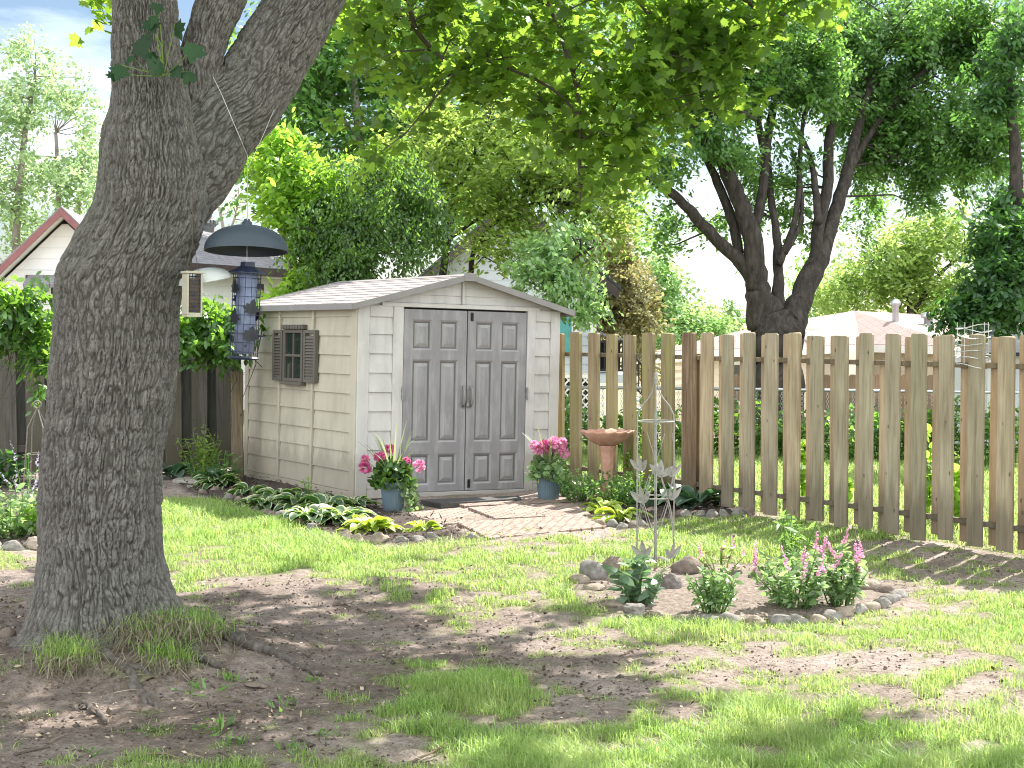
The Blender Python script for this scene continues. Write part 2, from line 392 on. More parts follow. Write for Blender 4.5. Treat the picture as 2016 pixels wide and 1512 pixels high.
# ground
def ground_mat():
    m, nt, out = new_mat('yard soil'); n = N(nt); v = n.coords('Object')
    a = n.noise(v, 1.1, 5, .6); b = n.noise(v, 14, 6, .7); c = n.noise(v, 70, 5, .75)
    col = n.ramp(a, [(.32, (.23, .185, .162)), (.5, (.32, .262, .234)), (.68, (.42, .352, .32))])
    col = n.mix(1.0, col, n.ramp(b, [(.33, (.62, .6, .58)), (.62, (1.1, 1.1, 1.1))]), 'MULTIPLY')
    col = n.mix(1.0, col, n.ramp(c, [(.33, (.5, .48, .46)), (.55, (1.05, 1.05, 1.05))]), 'MULTIPLY')
    vo = n('TexVoronoi', {'Vector': v, 'Scale': 42.0}).outputs['Distance']
    col = n.mix(n.ramp(vo, [(.10, (.5, .5, .5)), (.2, (0, 0, 0))]), col, (.36, .31, .26))
    tsh = n('Attribute', attribute_name='tree_shade').outputs['Fac']; col = n.mix(n.math('MULTIPLY', tsh, n.ramp(a, [(.3, (1, 1, 1)), (.7, (.55, .55, .55))])), col, n.mix(1.0, col, (.66, .64, .64), 'MULTIPLY'))  # soil darkened round the maple, the tree's shade put into the colour
    at = n('Attribute', attribute_name='lawn').outputs['Fac']
    gcol = n.ramp(b, [(.3, (.13, .15, .06)), (.55, (.22, .24, .10)), (.75, (.34, .31, .17))])
    fac = n.math('MULTIPLY', at, n.ramp(n.noise(v, 9, 4), [(.3, (.5, .5, .5)), (.6, (.95, .95, .95))]))
    col = n.mix(fac, col, gcol)
    mu = n('Attribute', attribute_name='mulch').outputs['Fac']
    mcol = n.ramp(c, [(.3, (.03, .025, .022)), (.55, (.07, .055, .048)), (.75, (.13, .105, .09))])
    col = n.mix(mu, col, mcol)
    h = n.math('ADD', n.math('MULTIPLY', b, .5), n.math('MULTIPLY', c, .5))
    n.pbr(out, col, .95, n.bump(h, 1.0, .03), 0, .1); return m
M['ground'] = ground_mat()
# shed plastics
def plastic(name, c, dirt, streak=.25, rough=.55, splash=None):
    m, nt, out = new_mat(name); n = N(nt)
    v = n.coords('Object', (1, 1, .25)); a = n.noise(v, 7, 5, .65); b = n.noise(n.coords('Object'), 2.2, 4); c3 = n.noise(n.coords('Object', (1, 1, .06)), 40, 4)
    col = n.mix(n.ramp(a, [(.48, (0, 0, 0)), (.78, (streak * 1.6,) * 3)]), c, dirt)
    col = n.mix(n.ramp(b, [(.5, (0, 0, 0)), (.75, (streak,) * 3)]), col, [q * .8 for q in dirt])
    col = n.mix(n.ramp(c3, [(.6, (0, 0, 0)), (.8, (streak * .7,) * 3)]), col, dirt)
    if splash is not None:      # mud splashed up from the bed, with its own ragged edge
        zz = n('SeparateXYZ', {0: n('TexCoord').outputs['Object']}).outputs['Z']; e = n.math('ADD', zz, n.math('MULTIPLY', n.noise(n.coords('Object', (1, 1, .4)), 6, 5, .7), -.62)); col = n.mix(n.ramp(e, [(-.0, (.5, .5, .5)), (.16, (0, 0, 0))]), col, splash)
        bl = n.noise(n.coords('Object', (1, 1, .18)), 3.4, 5, .7, .5); col = n.mix(n.ramp(bl, [(.56, (0, 0, 0)), (.74, (.3, .3, .3))]), col, [q * .9 for q in dirt])
    fine = n.noise(n.coords('Object', (1, 1, 14)), 12, 3)
    n.pbr(out, col, rough, n.bump(fine, .12, .002), 0, .3); return m
M['wall_side'] = plastic('cream shed siding', (.45, .41, .33), (.29, .265, .205), .34, splash=(.20, .17, .13))
M['wall_front'] = plastic('white shed siding', (.535, .512, .5), (.33, .315, .305), .42, splash=(.27, .24, .21))
M['door'] = plastic('grey shed door', (.225, .213, .224), (.42, .41, .412), .5, .6)
M['door_bevel'] = plastic('pale panel bevel', (.29, .28, .285), (.46, .45, .45), .4, .6)  # panel bevels, paler than the door face
M['door_groove'] = plastic('dark panel groove', (.13, .124, .128), (.2, .19, .19), .3, .7)  # panel grooves, darker than the door face
M['shed_trim'] = plastic('grey shed trim', (.22, .205, .205), (.3, .28, .27), .3)
M['shutter'] = plastic('brown grey shutter', (.115, .102, .088), (.17, .155, .13), .2)
M['black'] = simple('black plastic', (.012, .012, .013), (.02, .02, .02), 10, .5, 0)
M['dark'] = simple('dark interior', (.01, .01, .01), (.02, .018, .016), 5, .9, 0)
m, nt, out = new_mat('window glass'); n = N(nt); n.pbr(out, (.02, .028, .026), .08, None, 0, .6); M['glass'] = m
def shingle(name, c1, c2, c3, sx, sz, rot=0, bump=.5, ax='xy'):
    m, nt, out = new_mat(name); n = N(nt); v = n.coords('UV' if False else 'Object', (1, 1, 1), (0, 0, rot))
    if ax != 'xy':
        sp = n('SeparateXYZ', {0: v}); v = n('CombineXYZ', {'X': sp.outputs[ax[0].upper()], 'Y': sp.outputs[ax[1].upper()]}).outputs[0]
    br = n('TexBrick', {'Vector': v, 'Color1': (*c1, 1), 'Color2': (*c2, 1), 'Mortar': (*[q * .35 for q in c1], 1), 'Scale': 1.0, 'Mortar Size': .008, 'Mortar Smooth': .3, 'Bias': 0.0, 'Brick Width': sx, 'Row Height': sz})
    f = n.noise(n.coords('Object'), 9, 5, .7)
    col = n.mix(n.ramp(f, [(.4, (0, 0, 0)), (.7, (.7, .7, .7))]), br.outputs['Color'], c3)
    gr = n.noise(n.coords('Object'), 160, 3)
    h = n.math('ADD', n.math('MULTIPLY', br.outputs['Fac'], -1.0), n.math('MULTIPLY', gr, .4))
    n.pbr(out, col, .9, n.bump(h, bump, .012), 0, .15); return m
M['shed_roof'] = shingle('weathered shed shingle', (.30, .265, .255), (.40, .36, .345), (.24, .21, .20), .32, .14, PI / 2)
M['roof_grey'] = shingle('grey roof shingle', (.16, .155, .165), (.22, .21, .22), (.26, .25, .25), .3, .14, 0, .4)
M['roof_tan'] = shingle('pinkish roof shingle', (.27, .205, .185), (.33, .255, .23), (.23, .175, .16), .4, .16, 0, .3)
M['roof_dark'] = shingle('dark roof shingle', (.05, .06, .07), (.08, .09, .1), (.06, .06, .07), .4, .16, 0, .3)
M['white_siding'] = simple('white lap siding', (.78, .77, .75), (.84, .83, .81), 3, .6, .05)
M['blue_siding'] = simple('pale blue grey siding', (.44, .475, .50), (.52, .55, .575), 3, .6, .05)
M['beige_siding'] = simple('beige siding', (.58, .49, .38), (.66, .565, .45), 3, .65, .05)
M['white_trim'] = simple('white painted trim', (.68, .66, .62), (.76, .745, .71), 4, .55, .08)
M['maroon'] = simple('maroon fascia', (.19, .075, .075), (.25, .105, .1), 5, .55, .1)
M['brown_trim'] = simple('brown fascia', (.045, .032, .03), (.075, .055, .05), 6, .6, .1)
M['brown_door'] = simple('brown carport boards', (.04, .025, .02), (.075, .05, .04), 5, .7, .1, stretch=(6, 6, .3))
M['iron'] = simple('black railing metal', (.012, .012, .013), (.025, .025, .025), 20, .5, .1)
M['galv'] = simple('galvanised metal', (.35, .37, .39), (.5, .52, .54), 30, .4, .1, metal=.6)
M['vent'] = simple('dull vent metal', (.2, .21, .22), (.32, .33, .34), 12, .5, .1, metal=.4)
M['wire'] = simple('bare wire', (.45, .45, .45), (.6, .6, .58), 30, .4, 0, metal=.5)
M['trellis'] = simple('weathered grey iron', (.19, .19, .18), (.33, .33, .31), 40, .65, .3, metal=.15, c3=(.34, .27, .22))
M['trellis2'] = simple('rusty grey iron', (.13, .11, .095), (.22, .2, .18), 40, .7, .3, metal=.1)
M['terra'] = simple('terracotta', (.40, .20, .14), (.50, .28, .205), 9, .85, .4, c3=(.56, .40, .33), bscale=60)
M['pot'] = simple('slate blue plastic pot', (.105, .15, .185), (.13, .18, .215), 6, .5, .05)
M['potsoil'] = simple('potting soil', (.03, .022, .016), (.06, .045, .035), 60, .95, .8, .01)
M['stone'] = simple('grey field stone', (.11, .10, .09), (.20, .185, .168), 14, .9, .7, .012, c3=(.31, .29, .265), bscale=40)
M['stone_tan'] = simple('tan field stone', (.16, .125, .095), (.27, .22, .175), 12, .9, .7, .012, c3=(.38, .32, .265), bscale=40)
M['stone_dark'] = simple('dark lumpy stone', (.09, .075, .07), (.17, .145, .135), 22, .9, 1, .02, c3=(.3, .27, .25), bscale=30)
M['stone_brown'] = simple('brown field stone', (.10, .078, .064), (.18, .14, .117), 14, .9, .7, .012, c3=(.27, .22, .185), bscale=40)
M['slab'] = simple('flat grey slab', (.26, .235, .215), (.36, .33, .3), 12, .9, .5, .006, bscale=60)
def paver_mat():
    m, nt, out = new_mat('brick faced paver'); n = N(nt); v = n.coords('Object', (1, 1, 1))
    br = n('TexBrick', {'Vector': v, 'Color1': (.36, .265, .22, 1), 'Color2': (.30, .22, .18, 1), 'Mortar': (.10, .072, .06, 1), 'Scale': 1.0, 'Mortar Size': .011, 'Mortar Smooth': .2, 'Brick Width': .11, 'Row Height': .055})
    f = n.noise(v, 8, 5, .7)
    col = n.mix(n.ramp(f, [(.4, (0, 0, 0)), (.72, (.6, .6, .6))]), br.outputs['Color'], (.37, .30, .262))
    h = n.math('ADD', n.math('MULTIPLY', br.outputs['Fac'], -1.0), n.math('MULTIPLY', n.noise(v, 90, 3), .35))
    n.pbr(out, col, .9, n.bump(h, .7, .008), 0, .15); return m
M['paver'] = paver_mat()
M['mat'] = simple('dark rubber mat', (.05, .048, .048), (.085, .08, .078), 30, .9, .5)
M['mulch'] = simple('mulch chip', (.035, .028, .024), (.09, .07, .06), 30, .95, .5, c3=(.15, .12, .105))
M['plank_new'] = wood('newer fence plank', (.25, .205, .14), (.385, .33, .24), (.48, .42, .32))
M['plank_back'] = wood('pinkish fence plank', (.30, .22, .155), (.41, .315, .225), (.49, .395, .295))
M['plank_old'] = wood('old mossy fence plank', (.17, .13, .085), (.30, .24, .155), (.40, .335, .23), True, (.29, .265, .10))
M['plank_brown'] = wood('brown fence post', (.10, .07, .045), (.19, .14, .095), (.28, .22, .16))
M['rail'] = wood('fence rail', (.10, .08, .055), (.17, .14, .10), (.24, .2, .15), False)
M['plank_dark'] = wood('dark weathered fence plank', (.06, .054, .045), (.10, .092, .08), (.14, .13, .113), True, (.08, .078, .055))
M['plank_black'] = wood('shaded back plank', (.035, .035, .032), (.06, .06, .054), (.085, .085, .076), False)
M['plank_post'] = wood('grey fence post', (.13, .095, .065), (.23, .18, .13), (.33, .27, .21))
M['plank_far'] = wood('far brown plank', (.16, .105, .075), (.24, .165, .12), (.3, .22, .165), False)
M['dome'] = simple('slate baffle', (.038, .05, .07), (.055, .07, .093), 300, .5, .25, .001)
M['dome_in'] = M['dome']
M['suet'] = simple('tan feeder board', (.36, .34, .265), (.44, .415, .33), 8, .7, .1)
M['suet_in'] = simple('suet cake', (.05, .04, .03), (.16, .12, .08), 26, .9, .5)
M['cage'] = simple('dark blue cage wire', (.02, .026, .05), (.04, .05, .08), 30, .4, 0)
M['leafiron'] = simple('dark leaf ornament', (.014, .015, .02), (.03, .032, .04), 30, .5, .2)
def clear(name, c, alpha, rough=.15):
    m, nt, out = new_mat(name); n = N(nt)
    a = n('BsdfTransparent', {'Color': (*c, 1)}); b = n('BsdfPrincipled', {'Base Color': (*[q * .82 for q in c], 1), 'Roughness': rough, 'Specular IOR Level': .5})
    mx = n('MixShader', {0: alpha, 1: a.outputs[0], 2: b.outputs[0]}); nt.links.new(mx.outputs[0], out.inputs[0]); return m
M['clear'] = clear('clear dome plastic', (.95, .97, .97), .45)
M['tube'] = clear('clear feeder tube', (.5, .56, .78), .40)
M['teal'] = simple('teal shutter', (.06, .26, .25), (.1, .34, .32), 6, .6, .1)
M['lattice'] = M['white_trim']
M['seed'] = simple('bird seed', (.05, .045, .045), (.2, .17, .14), 200, .9, .6)
# ------------------------------------------------------------------ ground
# grass cover read off the lawn: 28 columns of 72 photo px, rows every 30 px or so (0 bare .. 9 thick)
ROWS = [(1010, '0000999962000000000000000000'),
        (1030, '0000999998400000006677763000'),
        (1050, '0000999999730000067788873100'),
        (1075, '5000999999987555678888854211'),
        (1100, '6000877999988656788888775322'),
        (1130, '2000777878854556773000006443'),
        (1160, '1000320005627667630000000554'),
        (1190, '0000000000173577860000000778'),
        (1220, '0000000000004213588866667888'),
        (1250, '0000000000001112478456677888'),
        (1280, '0000000000040031003313332567'),
        (1310, '0000000000184100152111140258'),
        (1340, '0000000000276760014167643443'),
        (1370, '0000000010178831024777632523'),
        (1400, '0000000112587761151788773423'),
        (1430, '0000000115787521577888875645'),
        (1460, '1011101225456778788888877767'),
        (1490, '1224312145236788688888887666'),
        (1520, '1223332245336899999999998888'),
        (1700, '2223333345566899999999998888')]
_gy = np.array([r[0] for r in ROWS], float); _gd = np.array([[int(c) for c in r[1]] for r in ROWS], float) / 9
def grid_at(gy, gd, cw, x, y):
    xi = np.clip(x / cw - .5, 0, gd.shape[1] - 1.001); yi = np.interp(y, gy, np.arange(len(gy))); yi = np.clip(yi, 0, len(gy) - 1.001)
    i = xi.astype(int); j = yi.astype(int); fx = xi - i; fy = yi - j
    return (gd[j, i] * (1 - fx) + gd[j, i + 1] * fx) * (1 - fy) + (gd[j + 1, i] * (1 - fx) + gd[j + 1, i + 1] * fx) * fy
def inpoly(poly, x, y):
    c = np.zeros(x.shape, bool); n = len(poly)
    for i in range(n):
        (x1, y1), (x2, y2) = poly[i], poly[(i + 1) % n]
        if y1 == y2: continue
        c ^= ((y1 > y) != (y2 > y)) & (x < (x2 - x1) * (y - y1) / (y2 - y1) + x1)
    return c
FENCE_K = .6127
def behind(X, Y): return X > 3.65 - (Y - 11.4) * FENCE_K
BED = [(330, 925), (370, 972), (470, 1002), (560, 1026), (690, 1062), (780, 1070), (930, 1068), (870, 1030), (800, 1010), (700, 985), (480, 930)]
BED2 = [(1130, 985), (1235, 1040), (1330, 1018), (1490, 1018), (1420, 950), (1250, 925), (1120, 925)]
BEDL = [(-260, 1085), (90, 1082), (110, 985), (60, 930), (-260, 930)]
BEDC = Gp(1455, 1165)[:2]
def in_bed(X, Y):
    x, y = to_px(X, Y)
    return inpoly(BED, x, y) | inpoly(BED2, x, y) | inpoly(BEDL, x, y)
def lawn(X, Y):
    x, y = to_px(X, Y)
    d = grid_at(_gy, _gd, 72.0, x, y)
    d = np.where(in_bed(X, Y) | (y < 985), 0, d)
    r = np.hypot((x - 1455) / 330, (y - 1166) / 52); d = np.where(r < 1, 0, d)
    far = behind(X - .1, Y)
    d = np.where(far, np.where(Y < 60, .95, .6), d)
    d = np.where(~far & (Y > 18.5), .5, d)
    return np.where(Y < 4.5, .6, d)
xs = np.unique(np.concatenate([np.linspace(-600, -30, 14), np.linspace(-30, -6, 30), np.linspace(-6, -4, 16), np.arange(-4, 4.6, .05), np.linspace(4.6, 12, 50), np.linspace(12, 30, 30), np.linspace(30, 600, 14)]))
ys = np.unique(np.concatenate([np.linspace(-40, 4, 12), np.arange(4, 17, .05), np.linspace(17, 24, 50), np.linspace(24, 60, 60), np.linspace(60, 900, 18)]))
XX, YY = np.meshgrid(xs, ys); ZZ = gz(XX, YY)
q = np.stack([XX.ravel() * 5, YY.ravel() * 5, XX.ravel() * 0], 1)
near = (sstep(4, 5, YY) * (1 - sstep(15, 17, YY)) * (np.abs(XX) < 4.7))
mul = in_bed(XX, YY).astype(float)
ZZ = ZZ + near * ((fbm(q, 3, 5).reshape(XX.shape) - .5) * .03 + (fbm(q * 4, 2, 9).reshape(XX.shape) - .5) * .016) + mul * .02
nx, ny = len(xs), len(ys); ii = np.arange(nx * ny).reshape(ny, nx)
Fq = np.stack([ii[:-1, :-1], ii[:-1, 1:], ii[1:, 1:], ii[1:, :-1]], -1).reshape(-1, 4)
LW = lawn(XX, YY); pn = np.stack([XX.ravel() * 7, YY.ravel() * 7, XX.ravel() * 0], 1); LW = np.where(behind(XX, YY) | (np.abs(XX) > 4.5), LW, sstep(.25, .8, LW + (fbm(pn, 2, 21).reshape(XX.shape) - .5) * 1.5))
o = fast_mesh('ground', np.stack([XX, YY, ZZ], -1).reshape(-1, 3), Fq, M['ground'], smooth=True, attr={'tree_shade': (1 - sstep(1.0, 4.2, np.hypot(XX - TREE[0], YY - TREE[1]) + (fbm(q * .25, 3, 44).reshape(XX.shape) - .5) * 2.0)).ravel(), 'lawn': LW.ravel(), 'mulch': (mul * .9).ravel()})
tagp(o, 'bare soil and thin turf of the back yard', 'ground', kind='structure')
def ground_z(X, Y):
    X = np.atleast_1d(np.asarray(X, float)); Y = np.atleast_1d(np.asarray(Y, float))
    return gz(X, Y)
# grass blades -------------------------------------------------------
def blades(X, Y, h, w, lean=.8, bend=.6):
    n = len(X); a = R.uniform(0, 2 * PI, n); d = np.stack([np.cos(a), np.sin(a), 0 * a], 1); s = np.stack([-d[:, 1], d[:, 0], 0 * a], 1)
    b = np.stack([X, Y, ground_z(X, Y) - .004], 1); ln = np.abs(R.normal(0, lean, n)) * h
    m = b + d * (ln * .35)[:, None]; m[:, 2] += h * .6; t = b + d * (ln * (1 + bend * R.random(n)))[:, None]; t[:, 2] += h * R.uniform(.75, 1.05, n)
    W = (w * .5)[:, None] * s
    V = np.stack([b - W, b + W, m + W * .8, m - W * .8, t], 1).reshape(-1, 3); k = np.arange(n)[:, None] * 5
    Fa = np.concatenate([k + np.array([[0, 1, 2]]), k + np.array([[0, 2, 3]]), k + np.array([[3, 2, 4]])], 0)
    return V, Fa
def scatter_grass(n, x0, x1, y0, y1, fn, far=False):
    # sampled so that the nearer ground gets more blades
    Y = (R.random(n) * (y1 ** .35 - y0 ** .35) + y0 ** .35) ** (1 / .35)
    X = R.uniform(x0, x1, n) if far else R.uniform(-.47, .47, n) * Y
    p = np.stack([X * 7, Y * 7, 0 * X], 1); cl = fbm(p, 2, 21); cl2 = vnoise(p * .28, 33)
    dn = fn(X, Y)
    e = sstep(.38, .74, dn + (cl - .5) * 1.9 + (cl2 - .5) * .5); keep = R.random(n) < e * (.35 + .65 * dn)
    X, Y, cl, dn, cl2 = X[keep], Y[keep], cl[keep], dn[keep], cl2[keep]
    return X, Y, cl, dn, cl2
LBg = LB()
X, Y, cl, dn, c2 = scatter_grass(580000, 0, 0, 5.2, 15.6, lambda X, Y: np.where(behind(X, Y), 0, lawn(X, Y)))
h = (.013 + .034 * dn * (.4 + cl * 1.1)) * R.uniform(.55, 1.35, len(X)) * np.where(Y < 7.3, 1.3, 1.0) * (1 + .75 * sstep(.55, .75, c2))
w = np.maximum(.0032, .00042 * Y) * R.uniform(.7, 1.4, len(X))
LBg.add(blades(X, Y, h, w))
o = LBg.build('grass', M['grass']); tagp(o, 'patchy sunlit lawn grass growing between bare soil', 'grass', kind='stuff')
n = 120000; Y = R.uniform(11, 24, n); X = R.uniform(.3, 9, n); k = behind(X - .12, Y) & (X < .36 * Y + .5); X, Y = X[k], Y[k]
o = LB().add(blades(X, Y, .07 * R.uniform(.6, 1.4, len(X)), .008 * R.uniform(.7, 1.4, len(X)))).build('grass', M['grass'])
tagp(o, 'mown green lawn seen through the gaps of the picket fence', 'grass', kind='stuff')
# thin dry blades lying in the turf
X, Y, cl, dn, c2 = scatter_grass(60000, 0, 0, 5.2, 14, lambda X, Y: np.where(behind(X, Y), 0, np.clip(lawn(X, Y), 0.03, .5)))
h = .03 * R.uniform(.5, 1.2, len(X)); o = LB().add(blades(X, Y, h, np.maximum(.003, .0004 * Y), 1.6, .8)).build('grass', M['straw'])
tagp(o, 'thin straw coloured dead grass among the turf', 'dry grass', kind='stuff')
# crumbs, chips and fallen bits on the bare soil
n = 28000; Y = 5.2 + 8.5 * R.random(n) ** 1.5; X = R.uniform(-.36, .36, n) * Y
k = (R.random(n) < (1 - lawn(X, Y)) * .8 + .06) & ~behind(X, Y) & (np.hypot(X - TREE[0], Y - TREE[1]) > .5); X, Y = X[k], Y[k]; n = len(X)
pos = np.stack([X, Y, ground_z(X, Y) + R.uniform(.002, .02, n)], 1); up = nrm(R.normal(size=(n, 3)) * .45 + np.array([0, 0, 1]))
sz = np.where(R.random(n) < .12, R.uniform(.02, .042, n), R.uniform(.006, .02, n))
l = LB().add(leaves(pos, rdir(n, 0, 1) * np.array([1, 1, .25]), up, sz, DIAM)); n2 = 1500; l.add(leaves(pos[:n2], rdir(n2) * np.array([1, 1, .06]), up[:n2], R.uniform(.04, .13, n2), (np.array([[0, -.018, .02], [0, .018, .02], [.5, .022, .06], [.5, -.014, .06], [1, 0, .02]]), np.array([(0, 1, 2), (0, 2, 3), (3, 2, 4)])))); o = l.build('leaf_litter', M['litter'])
tagp(o, 'crumbs chips and fallen maple bits lying on the bare soil', 'litter', kind='stuff')
n = 10000; Y = 5.2 + 8 * R.random(n) ** 1.4; X = R.uniform(-.36, .36, n) * Y
k = (R.random(n) < (1 - lawn(X, Y)) ** 1.5 * .9) & ~behind(X, Y); X, Y = X[k], Y[k]; n = len(X)
oc = np.array([[1, 0, 0], [0, 1, 0], [-1, 0, 0], [0, -1, 0], [0, 0, .8], [0, 0, -.6]]); of = np.array([(0, 1, 4), (1, 2, 4), (2, 3, 4), (3, 0, 4), (1, 0, 5), (2, 1, 5), (3, 2, 5), (0, 3, 5)])
cp = np.stack([X, Y, ground_z(X, Y) + .002], 1); s = (R.uniform(.003, .010, n) * np.where(R.random(n) < .06, 1.8, 1))
V = cp[:, None] + oc[None] * s[:, None, None] * R.uniform(.6, 1.5, (n, 6, 1)); Fa = of[None] + (np.arange(n) * 6)[:, None, None]
o = fast_mesh('soil_crumbs', V.reshape(-1, 3), Fa.reshape(-1, 3), M['mulch']); tagp(o, 'small dark clods of earth scattered over the bare yard', 'soil', kind='stuff')
# mulch chips in the beds
n = 16000; X = R.uniform(-6, 2.6, n); Y = R.uniform(11.5, 18.6, n); k = in_bed(X, Y) & ~behind(X, Y); X, Y = X[k], Y[k]; n = len(X)
pos = np.stack([X, Y, ground_z(X, Y) + R.uniform(.015, .05, n)], 1)
o = LB().add(leaves(pos, rdir(n) * np.array([1, 1, .5]), rdir(n, .8), R.uniform(.03, .075, n), LANCE)).build('mulch', M['mulch']); tagp(o, 'dark bark mulch lying in the beds beside the shed', 'mulch', kind='stuff')
# rough turf collar at the foot of the maple, green on top and straw below
def tuft(lb, lbd, px, py, r, n, hh, zoff=0.05):
    c = Gp(px, py); q = R.normal(size=(n, 2)) * r * .5
    X, Y = c[0] + q[:, 0], c[1] + q[:, 1] * .7
    V, Fa = blades(X, Y, hh * R.uniform(.5, 1.2, n), np.full(n, .004), .9, .9); V[:, 2] += zoff * np.repeat(R.uniform(.2, 1, n), 5)
    lb.add((V, Fa)); m = int(n * 1.2)
    X, Y = c[0] + R.normal(size=m) * r * .55, c[1] - r * .35 + R.normal(size=m) * r * .3
    b = np.stack([X, Y, ground_z(X, Y) + zoff * R.uniform(.4, 1.2, m)], 1)
    d = np.stack([R.normal(0, .5, m), -R.uniform(.2, 1, m), -R.uniform(.3, 1.2, m)], 1)
    lbd.add(leaves(b, d, rdir(m, 0), R.uniform(.06, .13, m), (np.array([[0, -.02, 0], [0, .02, 0], [.6, .015, .06], [.6, -.015, .06], [1, 0, 0]]), np.array([(0, 1, 2), (0, 2, 3), (3, 2, 4)]))))
la, ld = LB(), LB()
for (px, py, r, n, hh, zo) in ((150, 1285, .11, 300, .09, .1), (140, 1312, .1, 140, .06, .06), (285, 1325, .18, 260, .06, .12), (345, 1315, .18, 420, .08, .13), (395, 1300, .12, 300, .11, .07), (120, 1335, .1, 120, .06, .04), (135, 1355, .13, 350, .09, .07), (330, 1345, .14, 250, .09, .05)):
    tuft(la, ld, px, py, r, n, hh, zo)
tagp(la.build('grass', M['grass']), 'tufts of green grass round the foot of the big maple', 'grass', kind='stuff')
tagp(ld.build('dry_grass', M['straw']), 'dry straw hanging from the turf collar round the big maple', 'dry grass', kind='stuff')
# single weeds in the soil
WEEDS = [(462, 1352, .16, 'broad weed beside the long surface root'), (380, 1372, .2, 'pale wiry weed in front of the turf collar'), (555, 1400, .17, 'thin weed tuft in the dark soil below the root tip'), (430, 1440, .2, 'straggly weed in the shaded soil near the lower edge'),
         (620, 1340, .13, 'weed tuft between root tip and middle grass patch'), (470, 1470, .17, 'pale sprawling weed in the shaded corner soil'), (185, 1485, .09, 'tiny weed in the dark soil by the pale stick'), (300, 1440, .12, 'sprawling weed with a dead stem below the maple'), (575, 1482, .16, 'weed cluster at the lower edge left of the big grass patch'), (645, 1450, .12, 'weed tuft close to the lower middle grass patch')]
for (px, py, r, lab) in WEEDS:
    c = Gp(px, py); t = thing('weed', lab, 'weed', c, group='weeds in the bare soil'); k = 18; r *= .75
    d = rdir(k, .9); b = np.zeros((k, 3)) + R.normal(size=(k, 3)) * np.array([r * .3, r * .3, 0])
    l = LB().add(leaves(b, d, rdir(k, .4), R.uniform(.5, 1, k) * r * .6, LANCE)); l.add(leaves(b + d * r * .3, rdir(k, .2), rdir(k, .8), R.uniform(.4, 1, k) * r * .22, OVAL))
    l.build('foliage', M['l_shrub'], t)
STICKS = [((28, 1488), (98, 1475), .006, 'pale bent stick on the dark soil at the lower corner'), ((440, 1345), (462, 1300), .006, 'thin pale stick leaning on the long surface root'), ((800, 1508), (870, 1478), .005, 'thin pale twig on the bare soil at the lower edge'),
          ((655, 1196), (690, 1200), .006, 'short dark twig on the soil behind the root'), ((1218, 1290), (1240, 1285), .005, 'short pale twig on the bare strip before the flower bed'), ((275, 1490), (352, 1502), .006, 'pale twig half buried in the soil below the maple')]
for (a, b, r, lab) in STICKS:
    pa, pb = Gp(*a), Gp(*b); mid = (pa + pb) / 2 + np.array([.02, .03, .012]); mb = MB().tube([pa + [0, 0, .008], mid, pb + [0, 0, .012]], [r, r * .9, r * .5], 6)
    mb.tube([mid, mid + (pb - pa) * .25 + np.array([.03, .05, .015])], [r * .6, r * .3], 5); tagp(mb.build('stick', M['twig'] if 'dark' in lab else M['litter']), lab, 'stick', 'sticks on the ground')
# ------------------------------------------------------------------ shed (local: x along the door front, y back, z up)
SA = math.atan2(.5225, .8526); SW, SD, SH, RZ = 2.30, 2.78, 1.865, 2.185
shed = thing('shed', 'cream resin garden shed with grey panelled double doors', 'shed', (-1.505, 15.0, .02), (0, math.radians(1.4), SA))
def lap(mb, x0, x1, y, z0, z1, step, axis='x', out=-1, proud=.016, gap=.004):
    """lap boards on a plane: each leans out at its foot; closed wedges"""
    z = z0
    while z < z1 - .01:
        zt = min(z + step, z1)
        if axis == 'x':
            a = [(x0, y, z + gap), (x0, y + out * proud, z + gap), (x0, y + out * .002, zt), (x0, y, zt)]; mb.prism(a, (x1 - x0, 0, 0))
        else:
            a = [(y, x0, z + gap), (y + out * proud, x0, z + gap), (y + out * .002, x0, zt), (y, x0, zt)]; mb.prism(a, (0, x1 - x0, 0))
        z = zt
# side walls
b = MB(); b.bx(.004, .05, .004, SD - .004, 0, SH)
for (y0, y1) in ((.115, .955), (1.0, 1.80), (1.845, SD - .10)):
    lap(b, y0, y1, .004, .07, SH - .06, .186, 'y', -1)
b.build('side_wall', M['wall_side'], shed)
b = MB()
for (y0, y1, pr) in ((0, .113, .02), (.957, .998, .034), (1.802, 1.843, .034), (SD - .098, SD, .02)): b.bbox(.003 - pr, .003, y0, y1, .0, SH - .003, .004)
b.bbox(-.015, .0025, .1145, SD - .1, 0, .068, .003); b.bbox(-.016, .0025, .1145, SD - .1, SH - .058, SH - .004, .003)
b.build('side_batten', M['wall_side'], shed)
b = MB(); b.bx(SW - .05, SW - .004, .004, SD - .004, 0, SH); lap(b, .1, SD - .1, SW - .004, .07, SH - .06, .186, 'y', 1); b.build('side_wall', M['wall_side'], shed)
b = MB(); b.bx(.06, SW - .06, SD - .05, SD - .004, 0, SH); b.build('back_wall', M['wall_side'], shed)
# front pillars
for (x0, x1) in ((.0, .49), (1.905, SW)):
    b = MB(); b.bx(x0 + .002, x1 - .002, .012, .052, 0, SH)
    i0, i1 = (x0 + .125, x1 - .115) if x0 < 1 else (x0 + .10, x1 - .115)
    b.bbox(x0, i0 - .002, -.012, .011, 0, SH - .002, .005); b.bbox(i1 + .002, x1, -.012, .011, 0, SH - .002, .005)
    b.bbox(i0, i1, -.010, .011, SH - .115, SH - .003, .004); b.bbox(i0, i1, -.010, .011, 0, .09, .004)
    lap(b, i0, i1, .011, .092, SH - .117, .186, 'x', -1, .017)
    b.build('front_pillar', M['wall_front'], shed)
b = MB(); b.bbox(.492, 1.903, -.03, .04, .0, .045, .004); b.build('threshold', M['wall_front'], shed)
